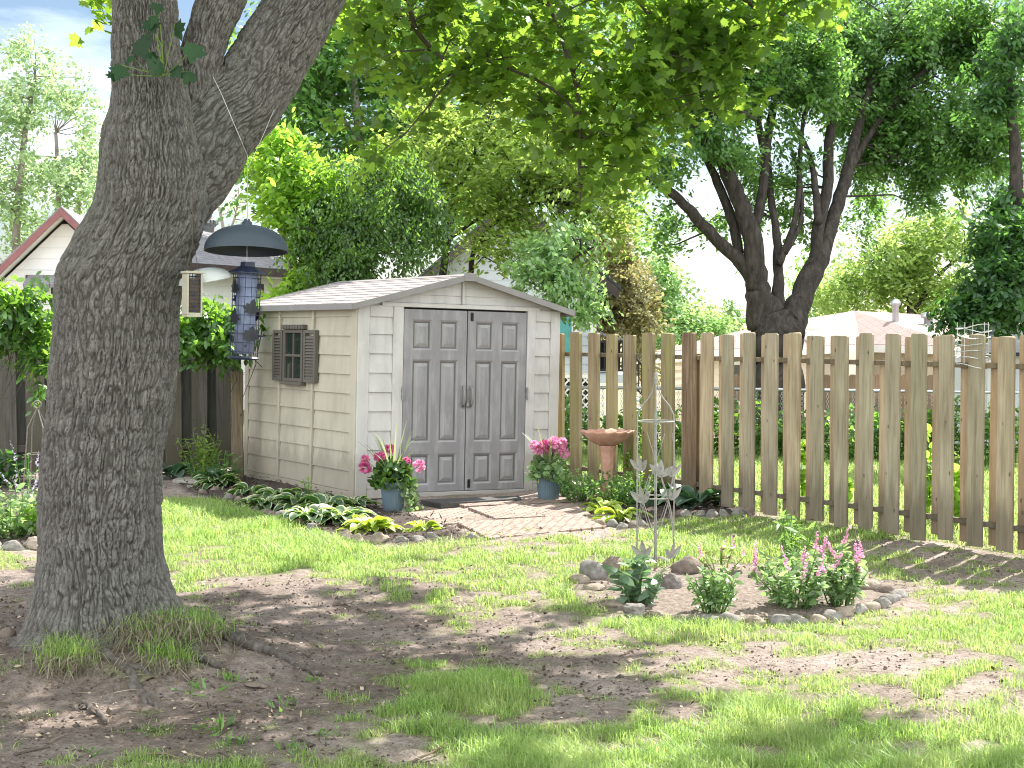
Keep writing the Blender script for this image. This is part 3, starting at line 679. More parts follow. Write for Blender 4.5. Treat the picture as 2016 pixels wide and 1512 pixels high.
# gable
xm = SW / 2; b = MB()
b.prism([(.0, .02, SH), (SW, .02, SH), (xm, .02, RZ - .02)], (0, .03, 0))
b.bbox(.25, SW - .25, -.016, .019, SH - .012, SH + .03, .004)
b.bbox(xm - .012, xm + .012, -.012, .0195, SH + .032, RZ - .06, .003)
for (z, hw) in ((SH + .034, .98), (SH + .115, .66), (SH + .195, .38)):
    for sg in (-1, 1): b.prism([(xm + sg * .014, .0195, z), (xm + sg * .014, .008, z), (xm + sg * .014, .0155, z + .074), (xm + sg * .014, .0195, z + .074)], (sg * (hw - .10), 0, 0))
b.build('gable', M['wall_front'], shed)
b = MB(); b.prism([(0, SD - .05, SH), (SW, SD - .05, SH), (xm, SD - .05, RZ - .02)], (0, .03, 0)); b.build('gable', M['wall_side'], shed)
# roof: two slabs of shingles, their verge trims and the ridge
def slope(sg, name):
    ov = .085; x0 = xm; x1 = xm + sg * (xm + ov); z1 = SH - .0 + .012 - .01; dz = (RZ - z1) / (xm + ov)
    b = MB(); nst = 9
    for i in range(nst):     # lapped courses
        a0, a1 = i / nst, (i + 1) / nst; xa, xb = x0 + (x1 - x0) * a0, x0 + (x1 - x0) * a1; za, zb = RZ - (RZ - z1) * a0, RZ - (RZ - z1) * a1
        b.prism([(xa, -.10, za - .02), (xb, -.10, zb - .02), (xb, -.10, zb + .009), (xa, -.10, za + .002)], (0, SD + .2, 0))
    return b.build(name, M['shed_roof'], shed)
slope(-1, 'roof_slope'); slope(1, 'roof_slope')
b = MB()
for sg in (-1, 1):
    x1 = xm + sg * (xm + .10); z1 = SH - .003
    for (ya, yb) in ((-.135, -.102), (SD + .102, SD + .13)):
        b.prism([(xm, ya, RZ + .012), (x1, ya, z1 + .008), (x1, ya, z1 - .05), (xm, ya, RZ - .048)], (0, yb - ya, 0))
    b.bx(x1 - .012 if sg > 0 else x1 - .006, x1 + .006 if sg > 0 else x1 + .012, -.1, SD + .1, z1 - .05, z1 + .004)
b.bbox(xm - .07, xm + .07, -.14, -.1365, RZ - .06, RZ + .02, .001)
b.build('verge_trim', M['shed_trim'], shed)
b = MB(); b.prism([(xm - .09, -.1, RZ - .012), (xm, -.1, RZ + .014), (xm + .09, -.1, RZ - .012), (xm, -.1, RZ - .002)], (0, SD + .2, 0)); b.build('ridge_cap', M['shed_trim'], shed)
# doors with raised panels
def door(x0, x1, mirror):
    z0, z1, y = .05, 1.835, .0; w = x1 - x0
    px = [(.095, .31), (.40, .61)] if not mirror else [(.09, .30), (.39, .605)]; pz = [(.115, .42), (.535, 1.345), (1.44, 1.735)]
    xs_ = [0, px[0][0], px[0][1], px[1][0], px[1][1], w]; zs_ = [z0, pz[0][0], pz[0][1], pz[1][0], pz[1][1], pz[2][0], pz[2][1], z1]
    b = MB()
    for i in range(5):
        for j in range(7):
            xa, xb, za, zb = x0 + xs_[i], x0 + xs_[i + 1], zs_[j], zs_[j + 1]
            if i in (1, 3) and j in (1, 3, 5):
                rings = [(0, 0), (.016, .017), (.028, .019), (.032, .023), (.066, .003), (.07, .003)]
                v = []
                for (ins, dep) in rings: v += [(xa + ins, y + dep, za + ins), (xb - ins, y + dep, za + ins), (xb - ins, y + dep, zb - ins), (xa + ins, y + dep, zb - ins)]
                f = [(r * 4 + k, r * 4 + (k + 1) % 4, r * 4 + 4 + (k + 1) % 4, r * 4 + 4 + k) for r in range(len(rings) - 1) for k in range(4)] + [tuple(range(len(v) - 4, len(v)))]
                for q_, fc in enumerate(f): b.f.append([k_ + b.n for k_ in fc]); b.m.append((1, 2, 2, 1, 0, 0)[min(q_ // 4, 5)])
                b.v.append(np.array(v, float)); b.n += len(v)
            else: b.add([(xa, y, za), (xb, y, za), (xb, y, zb), (xa, y, zb)], [(0, 1, 2, 3)])
    b.add([(x0, .0, z0), (x1, .0, z0), (x1, .0, z1), (x0, .0, z1), (x0, .035, z0), (x1, .035, z0), (x1, .035, z1), (x0, .035, z1)], [(0, 4, 5, 1), (1, 5, 6, 2), (2, 6, 7, 3), (3, 7, 4, 0), (4, 7, 6, 5)])
    d = b.build('door', [M['door'], M['door_bevel'], M['door_groove']], shed)
    # curved pull handle on its plate
    hx = (x1 - .035) if not mirror else (x0 + .035); sg = -1 if not mirror else 1
    h = MB(); h.lathe([(.0, 0), (.028, .0), (.026, .008), (0, .01)], 14)
    hb = MB(); hb.bbox(hx - .022, hx + .022, -.008, -.0005, .87, 1.10, .003)
    hb.tube([(hx, -.006, 1.085), (hx + sg * .004, -.04, 1.06), (hx + sg * .006, -.052, .985), (hx + sg * .004, -.04, .915), (hx, -.006, .89)], [.012, .014, .015, .014, .012], 8)
    hb.build('handle', M['shed_trim'], d, smooth=True)
    hb = MB()
    hxx = x0 - .012 if not mirror else x1 + .012
    for z in (.95, ): hb.tube([(hxx, -.02, z), (hxx, -.02, z + .13)], .009, 8); hb.bx(hxx - .012, hxx + .012, -.014, -.006, z + .02, z + .05); hb.bx(hxx - .012, hxx + .012, -.014, -.006, z + .08, z + .11)
    hb.build('hinge', M['vent'], d)
    if mirror:
        for z in (.075, 1.735):
            lb_ = MB(); lb_.bbox(x0 + .028, x0 + .06, -.007, -.0005, z, z + .085, .002); lb_.tube([(x0 + .044, -.012, z + .01), (x0 + .044, -.012, z + .075)], .006, 6); lb_.bbox(x0 + .036, x0 + .052, -.016, -.0075, z + .03, z + .05, .002); lb_.build('latch', M['black'], d)
    return d
door(.497, 1.2, False); door(1.212, 1.898, True)
b = MB(); b.bx(1.19, 1.222, .034, .05, .05, 1.835); b.bx(.492, 1.903, .05, .06, .046, 1.845); b.build('door_gap', M['dark'], shed)
# padlock between the handles
b = MB(); b.bbox(1.19, 1.222, -.045, -.03, .885, .92, .004); b.tube([(1.198, -.038, .92), (1.198, -.038, .94), (1.206, -.038, .95), (1.214, -.038, .94), (1.214, -.038, .92)], .004, 6); b.build('padlock', M['vent'], shed)
# window with shutters on the long side wall: y runs back
def sb(b, y0, y1, z0, z1, x0, x1, bev=.003): b.bbox(x0, x1, y0, y1, z0, z1, bev)
wz0, wz1, wy0, wy1 = 1.085, 1.62, 1.165, 1.655
win = MB()
for (a0, a1, c0, c1) in ((wy0, wy0 + .04, wz0, wz1), (wy1 - .04, wy1, wz0, wz1), (wy0 + .041, wy1 - .041, wz0, wz0 + .035), (wy0 + .041, wy1 - .041, wz1 - .035, wz1)): sb(win, a0, a1, c0, c1, -.056, -.012)
ym = (wy0 + wy1) / 2; zm = (wz0 + wz1) / 2 - .0
sb(win, ym - .009, ym + .009, wz0 + .036, wz1 - .036, -.050, -.018); sb(win, wy0 + .041, ym - .0095, zm - .012, zm + .012, -.049, -.018); sb(win, ym + .0095, wy1 - .041, zm - .012, zm + .012, -.049, -.018)
wo = win.build('window', M['shutter'], shed)
b = MB(); b.bx(-.035, -.014, wy0 + .03, wy1 - .03, wz0 + .03, wz1 - .03); b.build('pane', M['glass'], wo)
b = MB(); sb(b, wy0 - .02, wy1 + .02, wz1 + .002, wz1 + .05, -.07, -.012)
for k in range(7): sb(b, wy0 + .01 + k * .07, wy0 + .04 + k * .07, wz1 + .008, wz1 + .044, -.078, -.0705, .001)
b.build('lintel', M['shutter'], wo)
b = MB(); sb(b, wy0 - .015, wy1 + .015, wz0 - .035, wz0 - .002, -.075, -.012); b.build('sill', M['shutter'], wo)
for (y0, y1) in ((.855, 1.135), (1.685, 1.93)):
    b = MB(); z0, z1 = wz0 - .0, wz1 - .005
    for (a0, a1, c0, c1) in ((y0, y0 + .035, z0, z1), (y1 - .035, y1, z0, z1), (y0 + .036, y1 - .036, z0, z0 + .035), (y0 + .036, y1 - .036, z1 - .035, z1)): sb(b, a0, a1, c0, c1, -.058, -.012)
    z = z0 + .04
    while z < z1 - .06:
        b.prism([(-.032, y0 + .037, z), (-.054, y0 + .037, z), (-.036, y0 + .037, z + .03), (-.032, y0 + .037, z + .03)], (0, y1 - y0 - .074, 0)); z += .031
    b.build('shutter', M['shutter'], shed)
# ------------------------------------------------------------------ pavers and mat before the doors
def slab(corners, th, m, lab, name='paver', group='brick faced pavers before the shed', lift=0.0, cat='paver'):
    w = [G(*c) for c in corners]; c = sum(w) / 4; c[2] = 0
    ex = w[1] - w[0]; a = math.atan2(ex[1], ex[0]); ca, sa = math.cos(-a), math.sin(-a)
    z0 = float(ground_z(c[0], c[1])[0])
    loc = [((p - c)[0] * ca - (p - c)[1] * sa, (p - c)[0] * sa + (p - c)[1] * ca) for p in w]
    b = MB(); n = 4; ins = .985
    v = [(x, y, -.03) for x, y in loc] + [(x, y, th - .004) for x, y in loc] + [(x * ins, y * ins, th) for x, y in loc]
    f = [(0, 1, 5, 4), (1, 2, 6, 5), (2, 3, 7, 6), (3, 0, 4, 7), (4, 5, 9, 8), (5, 6, 10, 9), (6, 7, 11, 10), (7, 4, 8, 11), (8, 9, 10, 11)]
    b.add(v, f); o = b.build(name, m); o.location = (c[0], c[1], z0 + lift); o.rotation_euler = (R.uniform(-.006, .006), R.uniform(-.006, .006), a)
    return tagp(o, lab, cat, group)
def lerp(a, b, t): return (a[0] + (b[0] - a[0]) * t, a[1] + (b[1] - a[1]) * t)
def row(bl, br, tr, tl, cuts, labs, th, m=None):
    for i in range(len(cuts) - 1):
        g = .006; t0, t1 = cuts[i] + g, cuts[i + 1] - g
        slab([lerp(bl, br, t0), lerp(bl, br, t1), lerp(tl, tr, t1), lerp(tl, tr, t0)], th, m or M['paver'], labs[i])
row((962, 1066), (1192, 1044), (1146, 1021), (898, 1035), (0, 1), ['large brick faced paver at the lawn edge of the shed path'], .012)
row((862, 1035), (1166, 1018), (1128, 996), (797, 1012), (0, .37, .70, 1), ['brick faced paver nearest the small lime hosta', 'brick faced paver in the middle row of three', 'brick faced paver in the middle row nearest the trellis'], .014)
row((757, 1012), (912, 1003), (885, 993), (690, 996), (0, 1), ['shaded paver under the pot left of the doors'], .014)
row((915, 1003), (1150, 990), (1100, 981), (885, 993), (0, .5, 1), ['paver directly below the right shed door', 'paver carrying the pot right of the doors'], .016)
slab([(1165, 984), (1245, 975), (1215, 966), (1140, 972)], .05, M['slab'], 'flat grey stepping slab between the right pot and trellis', 'slab', 'grey slabs beside the shed')
slab([(1105, 968), (1160, 962), (1145, 955), (1100, 958)], .05, M['slab'], 'flat grey slab behind the right flower pot', 'slab', 'grey slabs beside the shed')
slab([(340, 948), (405, 956), (425, 946), (365, 938)], .04, M['slab'], 'flat grey slab among plants at the dark fence', 'slab', 'grey slabs beside the shed')
slab([(868, 1001), (1027, 990), (1022, 984), (826, 993)], .016, M['mat'], 'thin dark rubber mat before the shed doors', 'door_mat', None, .02, 'mat')
# ------------------------------------------------------------------ shadowbox picket fence
FA = math.atan2(.8526, -.5225)      # runs away from the camera
FU = np.array([-.5225, .8526, 0]); FN = np.array([.8526, .5225, 0])     # FN points to the far side
FO = np.array([3.65, 11.4, 0])
def fence_s(px, off=0.0):
    """distance along the fence of the plane (shifted off metres to the far side) met by photo column px"""
    k = (px - CX) / F; o = FO + FN * off
    return (k * o[1] - o[0]) / (FU[0] - k * FU[1])
def plank(root, name, s0, s1, y0, y1, z0, z1, m, tilt=0.0, dog=True):
    b = MB(); c = .012
    v = []
    for yy in (y0, y1):
        v += [(s0, yy, z0), (s1, yy, z0 + R.uniform(-.01, .01)), (s1 + tilt, yy, z1 - c), (s1 - c + tilt, yy, z1), (s0 + c + tilt, yy, z1 + R.uniform(-.006, .006)), (s0 + tilt, yy, z1 - c)]
    f = [(5, 4, 3, 2, 1, 0), (6, 7, 8, 9, 10, 11)] + [(k, (k + 1) % 6, 6 + (k + 1) % 6, 6 + k) for k in range(6)]
    b.add(v, f); return b.build(name, m, root)
# local frame: x = along fence (s), y = to the camera side is -, z up
def froot(name, lab, s_base):
    p = FO + FU * s_base
    return thing(name, lab, 'fence', (p[0], p[1], 0), (0, 0, FA)), s_base
front_new = [(1378, 1402), (1421, 1443), (1463, 1485), (1504, 1529), (1550, 1574), (1596, 1621), (1644, 1669), (1692, 1718), (1742, 1770), (1794, 1823), (1849, 1877), (1906, 1936), (1964, 1996), (2022, 2054), (2084, 2118), (2150, 2186), (2224, 2262), (2304, 2344)]
back_new = [1416, 1456, 1499, 1543, 1588, 1635, 1684, 1783, 1837, 1893, 1950, 2008, 2068, 2132, 2204, 2282]
s_c = fence_s(1372)
new, sb0 = froot('picket_fence', 'newer tan picket fence with knotty boards on both sides of its rails', fence_s(2190))
sgn = -1.0     # rotated frame: +y local = left of FU = camera side
def addp(root, s_base, pxl, pxr, side, m, z0, z1, name='picket', th=.019, face=None):
    # front planks are on the camera side of the rails (local y > 0), back ones beyond
    y0 = .022 if side > 0 else -.022 - th; y1 = y0 + th
    off = -(y1 if side > 0 else y0)     # metres to the far side of the visible face
    s0, s1 = fence_s(pxr, off) - s_base, fence_s(pxl, off) - s_base
    return plank(root, name, s0, s1, y0, y1, z0, z1, m, R.uniform(-.008, .008))
for i, (a, b_) in enumerate(front_new): addp(new, sb0, a, b_, 1, M['plank_new'], .03 + R.uniform(-.02, .02), 1.605 + R.uniform(-.012, .012))
for x in back_new: 
    s = fence_s(x + 3, .041); plank(new, 'picket', s - sb0 - .14, s - sb0, -.041, -.022, .05 + R.uniform(-.02, .02), 1.60 + R.uniform(-.012, .012), M['plank_back'], R.uniform(-.008, .008))
b = MB(); s = fence_s(1742, -.0); b.bbox(s - sb0 - .02, s - sb0 + .085, -.115, -.023, 0, 1.36, .004); b.build('post', M['plank_back'], new)
b = MB(); s = fence_s(2100, -.0); b.bbox(s - sb0, s - sb0 + .09, -.115, -.023, 0, 1.62, .004); b.build('post', M['plank_back'], new)
for z in (.185, 1.36):
    b = MB(); b.bbox(fence_s(2350) - sb0, fence_s(1374) - sb0, -.021, .021, z, z + .04, .003); b.build('rail', M['rail'], new)
old, sb1 = froot('picket_fence', 'older mossy picket fence with wide gaps beside the shed', fence_s(1376))
front_old = [(1094, 1106), (1122, 1141), (1157, 1175), (1193, 1211), (1227, 1248), (1264, 1285), (1302, 1324)]
for (a, b_) in front_old: addp(old, sb1, a, b_, 1, M['plank_old'], .06 + R.uniform(-.03, .03), 1.60 + R.uniform(-.012, .012), th=.036)
for x in (1060, 1028): 
    s = fence_s(x); plank(old, 'picket', s - sb1 - .1, s - sb1, .022, .05, .05, 1.6, M['plank_old'])
o = addp(old, sb1, 1342, 1363, 1, M['plank_brown'], .02, 1.615, 'post', .05)
b = MB(); s = fence_s(1370); b.bbox(s - sb1 - .03, s - sb1 + .06, -.12, -.023, 0, 1.42, .004); b.build('post', M['plank_back'], old)
for z in (.19, 1.365):
    b = MB(); b.bbox(.004, fence_s(1020) - sb1, -.021, .021, z, z + .04, .003); b.build('rail', M['rail'], old)
# wire ring hung on the new fence
s = fence_s(1915); c = FO + FU * s; t = thing('wire_cage', 'loose coil of pale wire hung over a fence picket', 'wire cage', (c[0], c[1], 0)); b = MB(); tt = np.linspace(0, 2 * PI * 6, 150)
rr = .122 + .012 * np.sin(tt * 3.3); pts = np.stack([rr * np.cos(tt), rr * np.sin(tt), 1.68 - tt / (2 * PI * 6) * .32 + .012 * np.sin(tt * 2.2)], 1)
b.tube(list(pts), .0036, 4)
for a in (0, 1.3, 2.6, 3.9, 5.2): b.tube([(.115 * math.cos(a), .115 * math.sin(a), 1.70), (.12 * math.cos(a), .12 * math.sin(a), 1.39)], .0028, 4)
b.build('wire', M['wire'], t)
# ------------------------------------------------------------------ dark board fence behind the maple
A0, A1 = P(470, 900, 17.75), P(-120, 900, 16.9); A0[2] = A1[2] = 0; du = (A1 - A0); L = np.linalg.norm(du[:2]); ang = math.atan2(du[1], du[0])
df = thing('board_fence', 'dark weathered board fence overgrown with creeper', 'fence', A0, (0, 0, ang)); s = .06; i = 0
while s < L - .1:
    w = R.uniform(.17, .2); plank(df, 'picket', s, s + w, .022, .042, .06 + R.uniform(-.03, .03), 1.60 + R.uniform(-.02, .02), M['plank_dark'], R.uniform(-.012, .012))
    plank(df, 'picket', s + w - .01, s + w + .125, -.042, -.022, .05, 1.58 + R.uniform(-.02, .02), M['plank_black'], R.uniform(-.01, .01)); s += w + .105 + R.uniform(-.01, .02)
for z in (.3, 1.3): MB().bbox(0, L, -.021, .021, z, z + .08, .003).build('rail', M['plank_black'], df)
g = P(468, 945, 16.95); pt = thing('fence_post', 'thick weathered grey post at the corner of the shed', 'post', (g[0], g[1], 0), (0, 0, .1))
MB().bbox(-.062, .062, -.055, .055, -.05, 1.19, .006).build('post', M['plank_post'], pt)
MB().bbox(-.055, .04, .02, .06, .0, 1.36, .004).build('batten', M['plank_black'], pt)
# ------------------------------------------------------------------ chain-link fence across the lawn beyond
def chain(a, b_, hgt, lab, posts):
    a = np.array(a, float); b_ = np.array(b_, float); a[2] = float(gz(a[0], a[1])); b_[2] = float(gz(b_[0], b_[1])); d = b_ - a; L = np.linalg.norm(d); u = d / L
    t = thing('chain_link_fence', lab, 'fence', a); b = MB(); cell = .065; n = int(L / cell); wv = .0022; nz = int(hgt / cell)
    nn = np.array([-u[1], u[0], 0])
    V = []; Fa = []
    for i in range(n):
        for sg in (0, 1):
            pts = [u * (cell * (i + (.5 if (k + sg) % 2 else 0) + 0)) + np.array([0, 0, k * cell / 1.0]) for k in range(nz + 1)]
            for k in range(nz):
                p, q_ = pts[k], pts[k + 1]; e = np.cross(q_ - p, nn); e = e / np.linalg.norm(e) * wv; o_ = len(V); V += [p - e, p + e, q_ + e, q_ - e]; Fa.append((o_, o_ + 1, o_ + 2, o_ + 3))
    fast_mesh('mesh', np.array(V), np.array(Fa), M['galv'], t)
    MB().tube([np.array([0, 0, hgt]), u * L + np.array([0, 0, hgt])], .021, 8).build('top_rail', M['galv'], t, smooth=True)
    for s in posts: MB().tube([u * s + np.array([0, 0, -.1]), u * s + np.array([0, 0, hgt + .04])], .026, 8).build('post', M['galv'], t, smooth=True)
cl0 = P(1040, 765, 21.5); cl1 = P(2120, 790, 19.2)
chain(cl0, cl1, .86, 'grey chain link fence across the far side of the neighbouring lawn', (.3, 3, 5.9, 7.4))
# ------------------------------------------------------------------ hostas and other bed plants
ORD = ['first', 'second', 'third', 'fourth', 'fifth', 'sixth', 'seventh', 'eighth', 'ninth', 'tenth', 'eleventh', 'twelfth', 'thirteenth', 'fourteenth', 'fifteenth', 'sixteenth', 'seventeenth', 'eighteenth', 'nineteenth', 'twentieth', 'twenty-first', 'twenty-second', 'twenty-third', 'twenty-fourth', 'twenty-fifth', 'twenty-sixth', 'twenty-seventh', 'twenty-eighth', 'twenty-ninth', 'thirtieth']
def hosta(px, py, n, L, W, m, lab, high=.5, z=0.0):
    c = Gp(px, py); t = thing('hosta', lab, 'hosta', c, group='hostas in the beds beside the shed')
    V = []; Fa = []; rim = []; nt, ns = 8, 5; S = np.array([-1, -.72, 0, .72, 1.0])
    for i in range(n):
        a = 2.399963 * i + R.normal(0, .25); q = (i + .5) / n                   # inner leaves stand up
        l = L * R.uniform(.75, 1.15) * (.75 + .35 * q); el = (1.25 - .95 * q) + R.normal(0, .1); w = W * R.uniform(.8, 1.15)
        d = np.array([math.cos(a), math.sin(a), 0]); sd = np.array([-d[1], d[0], 0]); o_ = len(V); tw = R.normal(0, .25)
        p = d * .02 + np.array([0, 0, .01]); ang = el; st = l / nt
        for k in range(nt + 1):
            u = k / nt; bl = max(0, (u - .22) / .78); wk = w * .5 * (math.sin(PI * min(1, bl) ** .75) ** .8 if 0 < bl < 1 else 0) + .006 * (bl <= 0)
            nv = np.cross(sd, d * math.cos(ang) + np.array([0, 0, math.sin(ang)])); nv = -nv if nv[2] < 0 else nv
            sd2 = sd * math.cos(tw * u) + nv * math.sin(tw * u)
            for s_ in S:
                V.append(p + sd2 * s_ * wk + nv * (abs(s_) * wk * .38 + (.006 * math.sin(9 * u + 4 * s_) if bl > 0 else 0))); rim.append(max(1.0 if abs(s_) > .9 else (.42 if abs(s_) > .5 else 0), sstep(.86, 1, u) * 1.0))
            p = p + (d * math.cos(ang) + np.array([0, 0, math.sin(ang)])) * st; ang -= (el + high) / nt * (1.1 if u > .3 else .7)
        for k in range(nt):
            for j in range(ns - 1): b_ = o_ + k * ns + j; Fa.append((b_, b_ + 1, b_ + ns + 1, b_ + ns))
    fast_mesh('foliage', np.array(V), np.array(Fa), m, t, None, True, {'rim': rim}); return t
HO = [(337, 940, 15, .40, .17, 'hosta_blue', 'broad blue green hosta between the maple trunk and dark fence'), (432, 962, 34, .34, .10, 'hosta', 'white rimmed hosta before the weathered corner post'),
      (492, 978, 22, .26, .09, 'hosta', 'small white rimmed hosta against the shed corner'), (548, 990, 34, .32, .10, 'hosta', 'white rimmed hosta below the shed window, behind its neighbours'), (520, 1003, 26, .28, .10, 'hosta', 'low white rimmed hosta leaning over the edging stones'),
      (592, 1003, 36, .34, .11, 'hosta', 'white rimmed hosta midway along the shed side wall'), (640, 1012, 36, .34, .12, 'hosta', 'big white rimmed hosta in front of the shed corner'), (612, 1030, 32, .30, .12, 'hosta', 'white rimmed hosta spilling onto the lawn edge'),
      (676, 1030, 34, .32, .13, 'hosta', 'white rimmed hosta half in sun left of the shed pot'), (690, 1000, 24, .28, .09, 'hosta', 'small dark hosta tight against the shed corner foot'),
      (730, 1043, 30, .28, .10, 'hosta_lime', 'sunlit lime hosta behind the tan edging stones'), (832, 1046, 18, .18, .075, 'hosta_lime', 'small lime hosta in mulch beside the brick pavers'), (1190, 1010, 18, .26, .09, 'hosta_lime', 'upright lime hosta leaf clump at the paver edge'), (1222, 1030, 34, .27, .09, 'hosta_lime', 'lime hosta right of the pavers behind the trellis'),
      (1335, 992, 22, .42, .2, 'hosta_blue', 'large dark blue hosta at the foot of the picket fence'), (1372, 1002, 16, .38, .18, 'hosta_blue', 'dark blue hosta touching the first new fence picket'), (1278, 985, 14, .36, .17, 'hosta_blue', 'dark broad hosta seen through the metal trellis')]
for (px, py, n, L, W, m, lab) in HO: hosta(px, py, n, L, W, M[m], lab, .75)
# ------------------------------------------------------------------ stones
def stone(px, py, sx, sy, sz, m, lab, grp, ang=0.0, rz=None, name='stone'):
    c = Gp(px, py); rz = R.uniform(0, PI) if rz is None else rz
    nu, nv = 14, 9; v = []
    for j in range(nv + 1):
        ph = PI * j / nv
        for i in range(nu): th = 2 * PI * i / nu; v.append((math.sin(ph) * math.cos(th), math.sin(ph) * math.sin(th), math.cos(ph)))
    v = np.array(v); sd = R.uniform(0, 90); nn = fbm(v * 1.3 + sd, 4, 7) - .5; v2 = v * (1 + nn * 1.05)[:, None]; ang = ang if ang else R.uniform(.35, .8)
    if ang:                      # planes cut off an angular stone
        for _ in range(9):
            d = nrm(R.normal(size=3)); h = R.uniform(.55, .8); e = v2 @ d - h; v2 = v2 - np.outer(np.maximum(e, 0), d) * ang
    v2 = v2 * np.array([sx, sy, sz]) * .5; v2[:, 2] += sz * .12; v2 *= .86
    f = [(j * nu + i, j * nu + (i + 1) % nu, (j + 1) * nu + (i + 1) % nu, (j + 1) * nu + i) for j in range(nv) for i in range(nu)]
    me = bpy.data.meshes.new(name); me.from_pydata(v2.tolist(), [], [q[::-1] for q in f]); me.update(); me.validate()
    o = link_mesh(name, me, m, None, ang == 0); o.location = c; o.rotation_euler = (R.uniform(-.15, .15), R.uniform(-.15, .15), rz)
    o.data.polygons.foreach_set('use_smooth', np.ones(len(o.data.polygons), bool)) if ang < .6 else None; return tagp(o, lab, 'stone', grp)
g1 = 'stones edging the hosta bed'
HB = [(372, 962), (398, 975), (422, 968), (448, 984), (470, 990), (492, 998), (505, 1006), (522, 1012), (536, 1018), (552, 1024), (570, 1030), (590, 1034), (612, 1044)]
for i, (x, y) in enumerate(HB): stone(x, y, R.uniform(.12, .19), R.uniform(.11, .15), R.uniform(.11, .15), M['stone_brown'] if i % 3 else M['stone'], 'brownish rounded edging stone, %s of the hosta row counted from the maple' % ORD[i], g1)
FR = [(678, 1058, .2, .17, .15, 'stone_tan', 'cream faced stone at the shaded lawn end of the front edging'), (706, 1064, .16, .15, .14, 'stone_tan', 'tan stone under the big lime hosta'), (744, 1066, .2, .14, .17, 'stone_tan', 'tall tan wedge stone right below the sunlit lime hosta'), (792, 1067, .18, .13, .14, 'stone', 'grey slanting block between the tan wedge and small lime hosta'),
      (822, 1067, .16, .13, .13, 'stone', 'pale block stone right below the small lime hosta'), (850, 1062, .14, .12, .12, 'stone', 'white topped stone between small lime hosta and pavers'), (880, 1060, .15, .12, .13, 'stone_brown', 'tilted grey block beside the paver corner'), (930, 1064, .12, .1, .09, 'stone', 'small round stone touching the paver corner')]
for (x, y, a, b_, c, m, lab) in FR: stone(x, y, a, b_, c, M[m], lab, 'stones edging the sunny front bed', .85, R.uniform(-.4, .4))
B2 = [(1206, 1040, .13, 'stone'), (1226, 1044, .11, 'stone'), (1247, 1042, .12, 'stone_brown'), (1262, 1036, .1, 'stone'), (1180, 1036, .11, 'stone_tan'), (1338, 1017, .13, 'stone_brown'), (1322, 1020, .1, 'stone_brown'), (1349, 1018, .12, 'stone'), (1378, 1018, .11, 'stone'), (1402, 1018, .13, 'stone'), (1425, 1018, .12, 'stone'), (1452, 1018, .14, 'stone'), (1474, 1016, .13, 'stone_brown')]
lab2 = ['pale stone at the foot of the lime hosta by the pavers', 'second pale stone below the lime hosta by the pavers', 'brown stone left of the trellis behind the lawn', 'small stone seen between the trellis legs', 'tan stone against the front corner of the pavers', 'brown stone behind the right trellis leg', 'dark small stone behind the trellis', 'round grey stone right beside the trellis', 'round grey stone below the dark blue hosta', 'grey stone under the hosta nearest the new fence', 'grey stone before the second new fence picket', 'flat grey stone before the third new fence picket', 'last brown stone of the row at the new fence']
for (x, y, s, m), lab in zip(B2, lab2): stone(x, y, s * 1.25, s, s, M[m], lab, 'stones edging the fence bed')
RB = [(1140, 1148, .2, .13, .12, 'stone_tan', 0), (1170, 1162, .22, .14, .1, 'stone_tan', 0), (1168, 1138, .24, .2, .24, 'stone', 0), (1198, 1128, .2, .17, .19, 'stone_brown', 0), (1210, 1190, .16, .1, .08, 'stone_tan', .5), (1250, 1204, .2, .13, .14, 'stone', .9), (1294, 1214, .2, .1, .15, 'stone_brown', .95), (1335, 1219, .13, .09, .1, 'stone_brown', .95),
      (1396, 1218, .19, .13, .11, 'stone', 0), (1438, 1221, .19, .13, .13, 'stone', .5), (1484, 1222, .19, .13, .11, 'stone_tan', 0), (1530, 1222, .2, .13, .12, 'stone', .6), (1570, 1223, .17, .12, .11, 'stone', 0), (1608, 1220, .14, .1, .09, 'stone_tan', 0), (1636, 1214, .16, .12, .09, 'stone', .4), (1660, 1207, .17, .12, .13, 'stone_tan', .6), (1688, 1202, .15, .11, .1, 'stone', 0), (1714, 1196, .16, .12, .09, 'stone_tan', 0), (1738, 1190, .17, .13, .11, 'stone', 0), (1752, 1182, .19, .13, .1, 'stone', 0), (1766, 1174, .18, .13, .1, 'stone', 0), (1742, 1162, .22, .14, .12, 'stone_brown', .4), (1712, 1158, .2, .13, .15, 'stone_tan', 0),
      (1352, 1128, .24, .18, .2, 'stone_brown', .3), (1322, 1160, .22, .17, .2, 'stone_dark', .3), (1488, 1142, .17, .12, .14, 'stone_brown', 0), (1440, 1132, .17, .1, .08, 'stone', 0), (1296, 1112, .2, .1, .08, 'stone', 0), (1252, 1118, .16, .1, .09, 'stone', 0), (1690, 1146, .16, .12, .1, 'stone', 0)]
special = {2: 'tall pale boulder at the lawn side of the round bed', 3: 'brown boulder behind the tall pale boulder', 5: 'white topped stone before the broad leaved plant', 6: 'sharp triangular stone standing in the front edging', 7: 'small pointed shard right of the triangular stone', 23: 'large brown boulder behind the dark lumpy stone', 24: 'dark lumpy stone in the middle of the round bed', 25: 'brown stone behind the small bushy plant', 21: 'brown stone behind the fence end of the round bed ring', 22: 'tan stone at the back of the round bed beside the pink clump', 26: 'thin flat grey stone at the back of the bed near reddish plant', 27: 'long flat stone between the feet of the tall obelisk', 28: 'small stone hidden behind the broad leaved plant', 29: 'low grey stone behind the pink clump nearest the fence'}
k = 0
